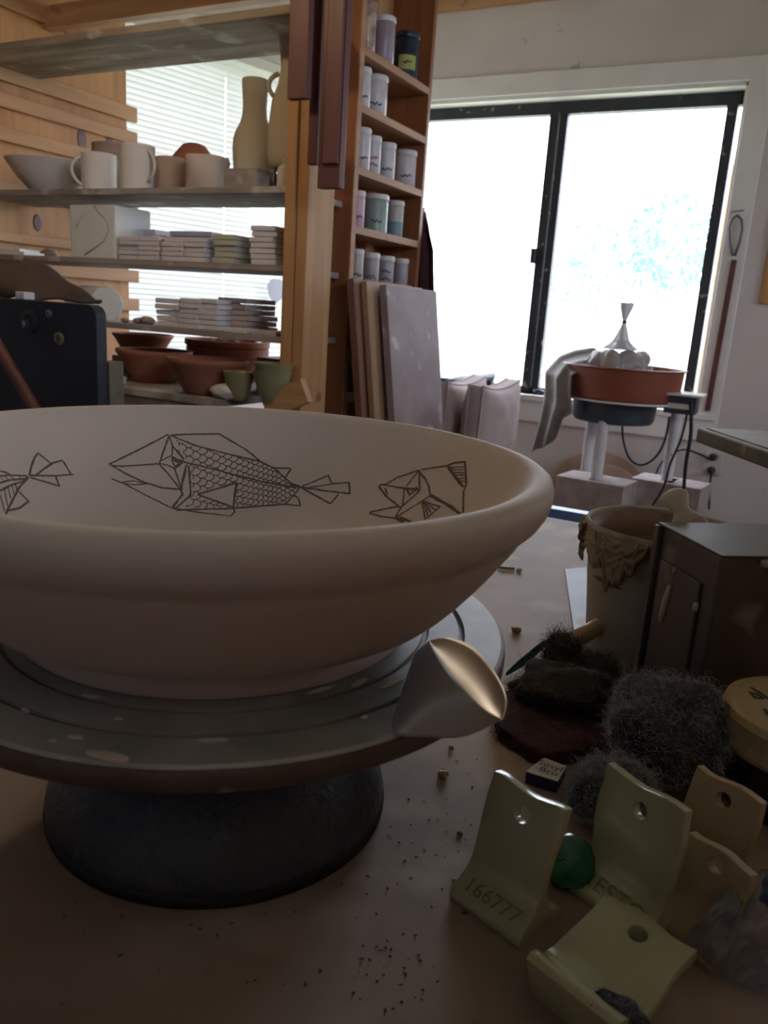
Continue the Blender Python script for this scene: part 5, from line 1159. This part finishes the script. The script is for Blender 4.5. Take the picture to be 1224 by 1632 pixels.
# crumpled plastic bag at the right edge
M['film2'] = clear('cloudy_plastic_film', (.20, .21, .25), .66, .12)
M['bluelab'] = pm('blue_print', (.02, .04, .14), rough=.5)
bgc = [[(1092, 1500, .010), (1130, 1540, .010), (1160, 1562, .004), (1230, 1590, .004)], [(1120, 1462, .026), (1160, 1490, .022), (1190, 1520, .014), (1260, 1540, .012)], [(1160, 1418, .034), (1190, 1440, .032), (1230, 1470, .026), (1300, 1490, .022)], [(1188, 1394, .038), (1215, 1384, .042), (1260, 1400, .038), (1330, 1420, .03)], [(1200, 1400, .03), (1240, 1392, .03), (1290, 1400, .02), (1350, 1420, .01)]]
BG = [[tab(x, y, z) for x, y, z in r_] for r_ in bgc]
def bgf(u, v):
    k = v * 4; i = min(3, int(k)); k2 = u * 3; j = min(2, int(k2)); a_ = BG[i][j].lerp(BG[i][j + 1], k2 - j); b_ = BG[i + 1][j].lerp(BG[i + 1][j + 1], k2 - j)
    p = a_.lerp(b_, k - i); d_ = .0035 * noise.noise(Vector((u * 5, v * 6, 2))) + .002 * noise.noise(Vector((u * 13, v * 12, 7)))
    return p + Vector((d_ * .5, -d_, max(-p.z + T + .001, d_)))
pgb = thing('plastic_bag', tuple(tab(1180, 1520)), 'crumpled clear plastic bag with a blue patch at the right edge', 'bag')
MB().grid(40, 40, bgf).build('film', M['film2'], pgb, smooth=True)
MB().grid(10, 10, lambda u, v: Vector(bgf(.42 + .35 * u, .55 + .25 * v)) + Vector((-.0003, -.0006, .0008))).build('blue_print', M['bluelab'], pgb, smooth=True)
# crumbs on the table
for k, (x, y, r_, mm, lab) in enumerate(((706, 1238, .0032, 'bamboo', 'round clay crumb on the table right of the pedestal'), (719, 1193, .0018, 'bamboo', 'tiny clay crumb near the wheel edge'), (822, 1008, .0042, 'slip', 'brown clay crumb between the wheel and the steel strip'), (827, 911, .0032, 'drip', 'pale clay flake beside the twig'), (967, 963, .003, 'drip', 'pale crumb near the bamboo stick'), (724, 1405, .0014, 'drip', 'tiny white fleck left of the front bracket'), (748, 1395, .0016, 'slip', 'tiny dark fleck touching the front bracket'), (733, 1330, .0015, 'slip', 'tiny dark fleck above left of the front bracket'))):
    q = tab(x, y); one(moved(blob(r_, 2, .5, 2, k, (1.1, .9, .75)), Matrix.Translation((q.x, q.y, T + r_ * .6))), 'clay_crumb', M[mm], lab, 'crumb', 'crumbs on the table', smooth=True)
tq = [tab(x, y, .002) for x, y in ((794, 904), (806, 905), (820, 906))]
one(MB().tube(tq, .0018, 6), 'twig', M['slip'], 'short dark twig on the table behind the wheel', 'twig', smooth=True)
fl = MB(); rf = random.Random(11)
for _ in range(150):
    x = rf.uniform(560, 760) if rf.random() < .6 else rf.uniform(60, 700); y = rf.uniform(1270, 1620) if x < 700 else rf.uniform(1190, 1460)
    q = tab(x, y, .0003); s_ = rf.uniform(.0002, .0008); a1 = rf.uniform(0, 6.3); e1_ = Vector((math.cos(a1), math.sin(a1), 0)) * s_ * rf.uniform(1, 2.5); e2_ = Vector((-math.sin(a1), math.cos(a1), 0)) * s_
    if (q - BC).xy.length < .1: continue
    fl.add([q - e1_, q - e2_, q + e1_, q + e2_, q + Vector((0, 0, s_ * .6))], [(0, 1, 4), (1, 2, 4), (2, 3, 4), (3, 0, 4), (3, 2, 1, 0)])
tag(fl.build('clay_specks', M['slipdark']), 'fine dark specks of clay scattered over the table top', 'clay specks', kind='stuff')
# warm bulb hanging in the left part of the room
LX, LY_ = -1.35, 1.05
lampo = thing('pendant_lamp', (LX, LY_, 1.98), 'pendant lamp with a warm bulb hanging at the left, out of view', 'lamp')
MB().tube([(LX, LY_, 2.05), (LX, LY_, ZC)], .003, 6).build('flex', M['rubber'], lampo)
MB().lathe([(.03, .13), (.06, .1), (.12, .0), (.118, 0), (.058, .098), (.03, .125)], 32, (LX, LY_, 1.95)).build('shade', M['white'], lampo)
pl = bpy.data.lights.new('bulb', 'POINT'); pl.energy = 4.5; pl.color = (1.0, .70, .38); pl.shadow_soft_size = .035
plo = bpy.data.objects.new('bulb', pl); col.objects.link(plo); plo.parent = lampo; plo.location = (0, 0, -.02)

# cupboard added out of frame at the table's right end to shade the foreground
cpd = thing('added_shade_cupboard', (.80, -.1, 0), 'added wooden cupboard, unseen right of the table, that shades the foreground', 'cupboard')
MB().box((.62, -.85, .06), (.98, .62, 1.5)).build('carcass', M['pineZ'], cpd, bevel=.004)
for y0 in (-.84, -.105):
    dd_ = MB().box((.602, y0, .08), (.62, y0 + .715, 1.48)).build('door', M['ply'], cpd, bevel=.003)
    MB().box((.585, y0 + (.66 if y0 < -.5 else .03), .75), (.602, y0 + (.68 if y0 < -.5 else .05), .87)).build('handle', M['alu'], dd_)
MB().box((.64, -.83, 0), (.96, .60, .06)).build('plinth', M['plank'], cpd)
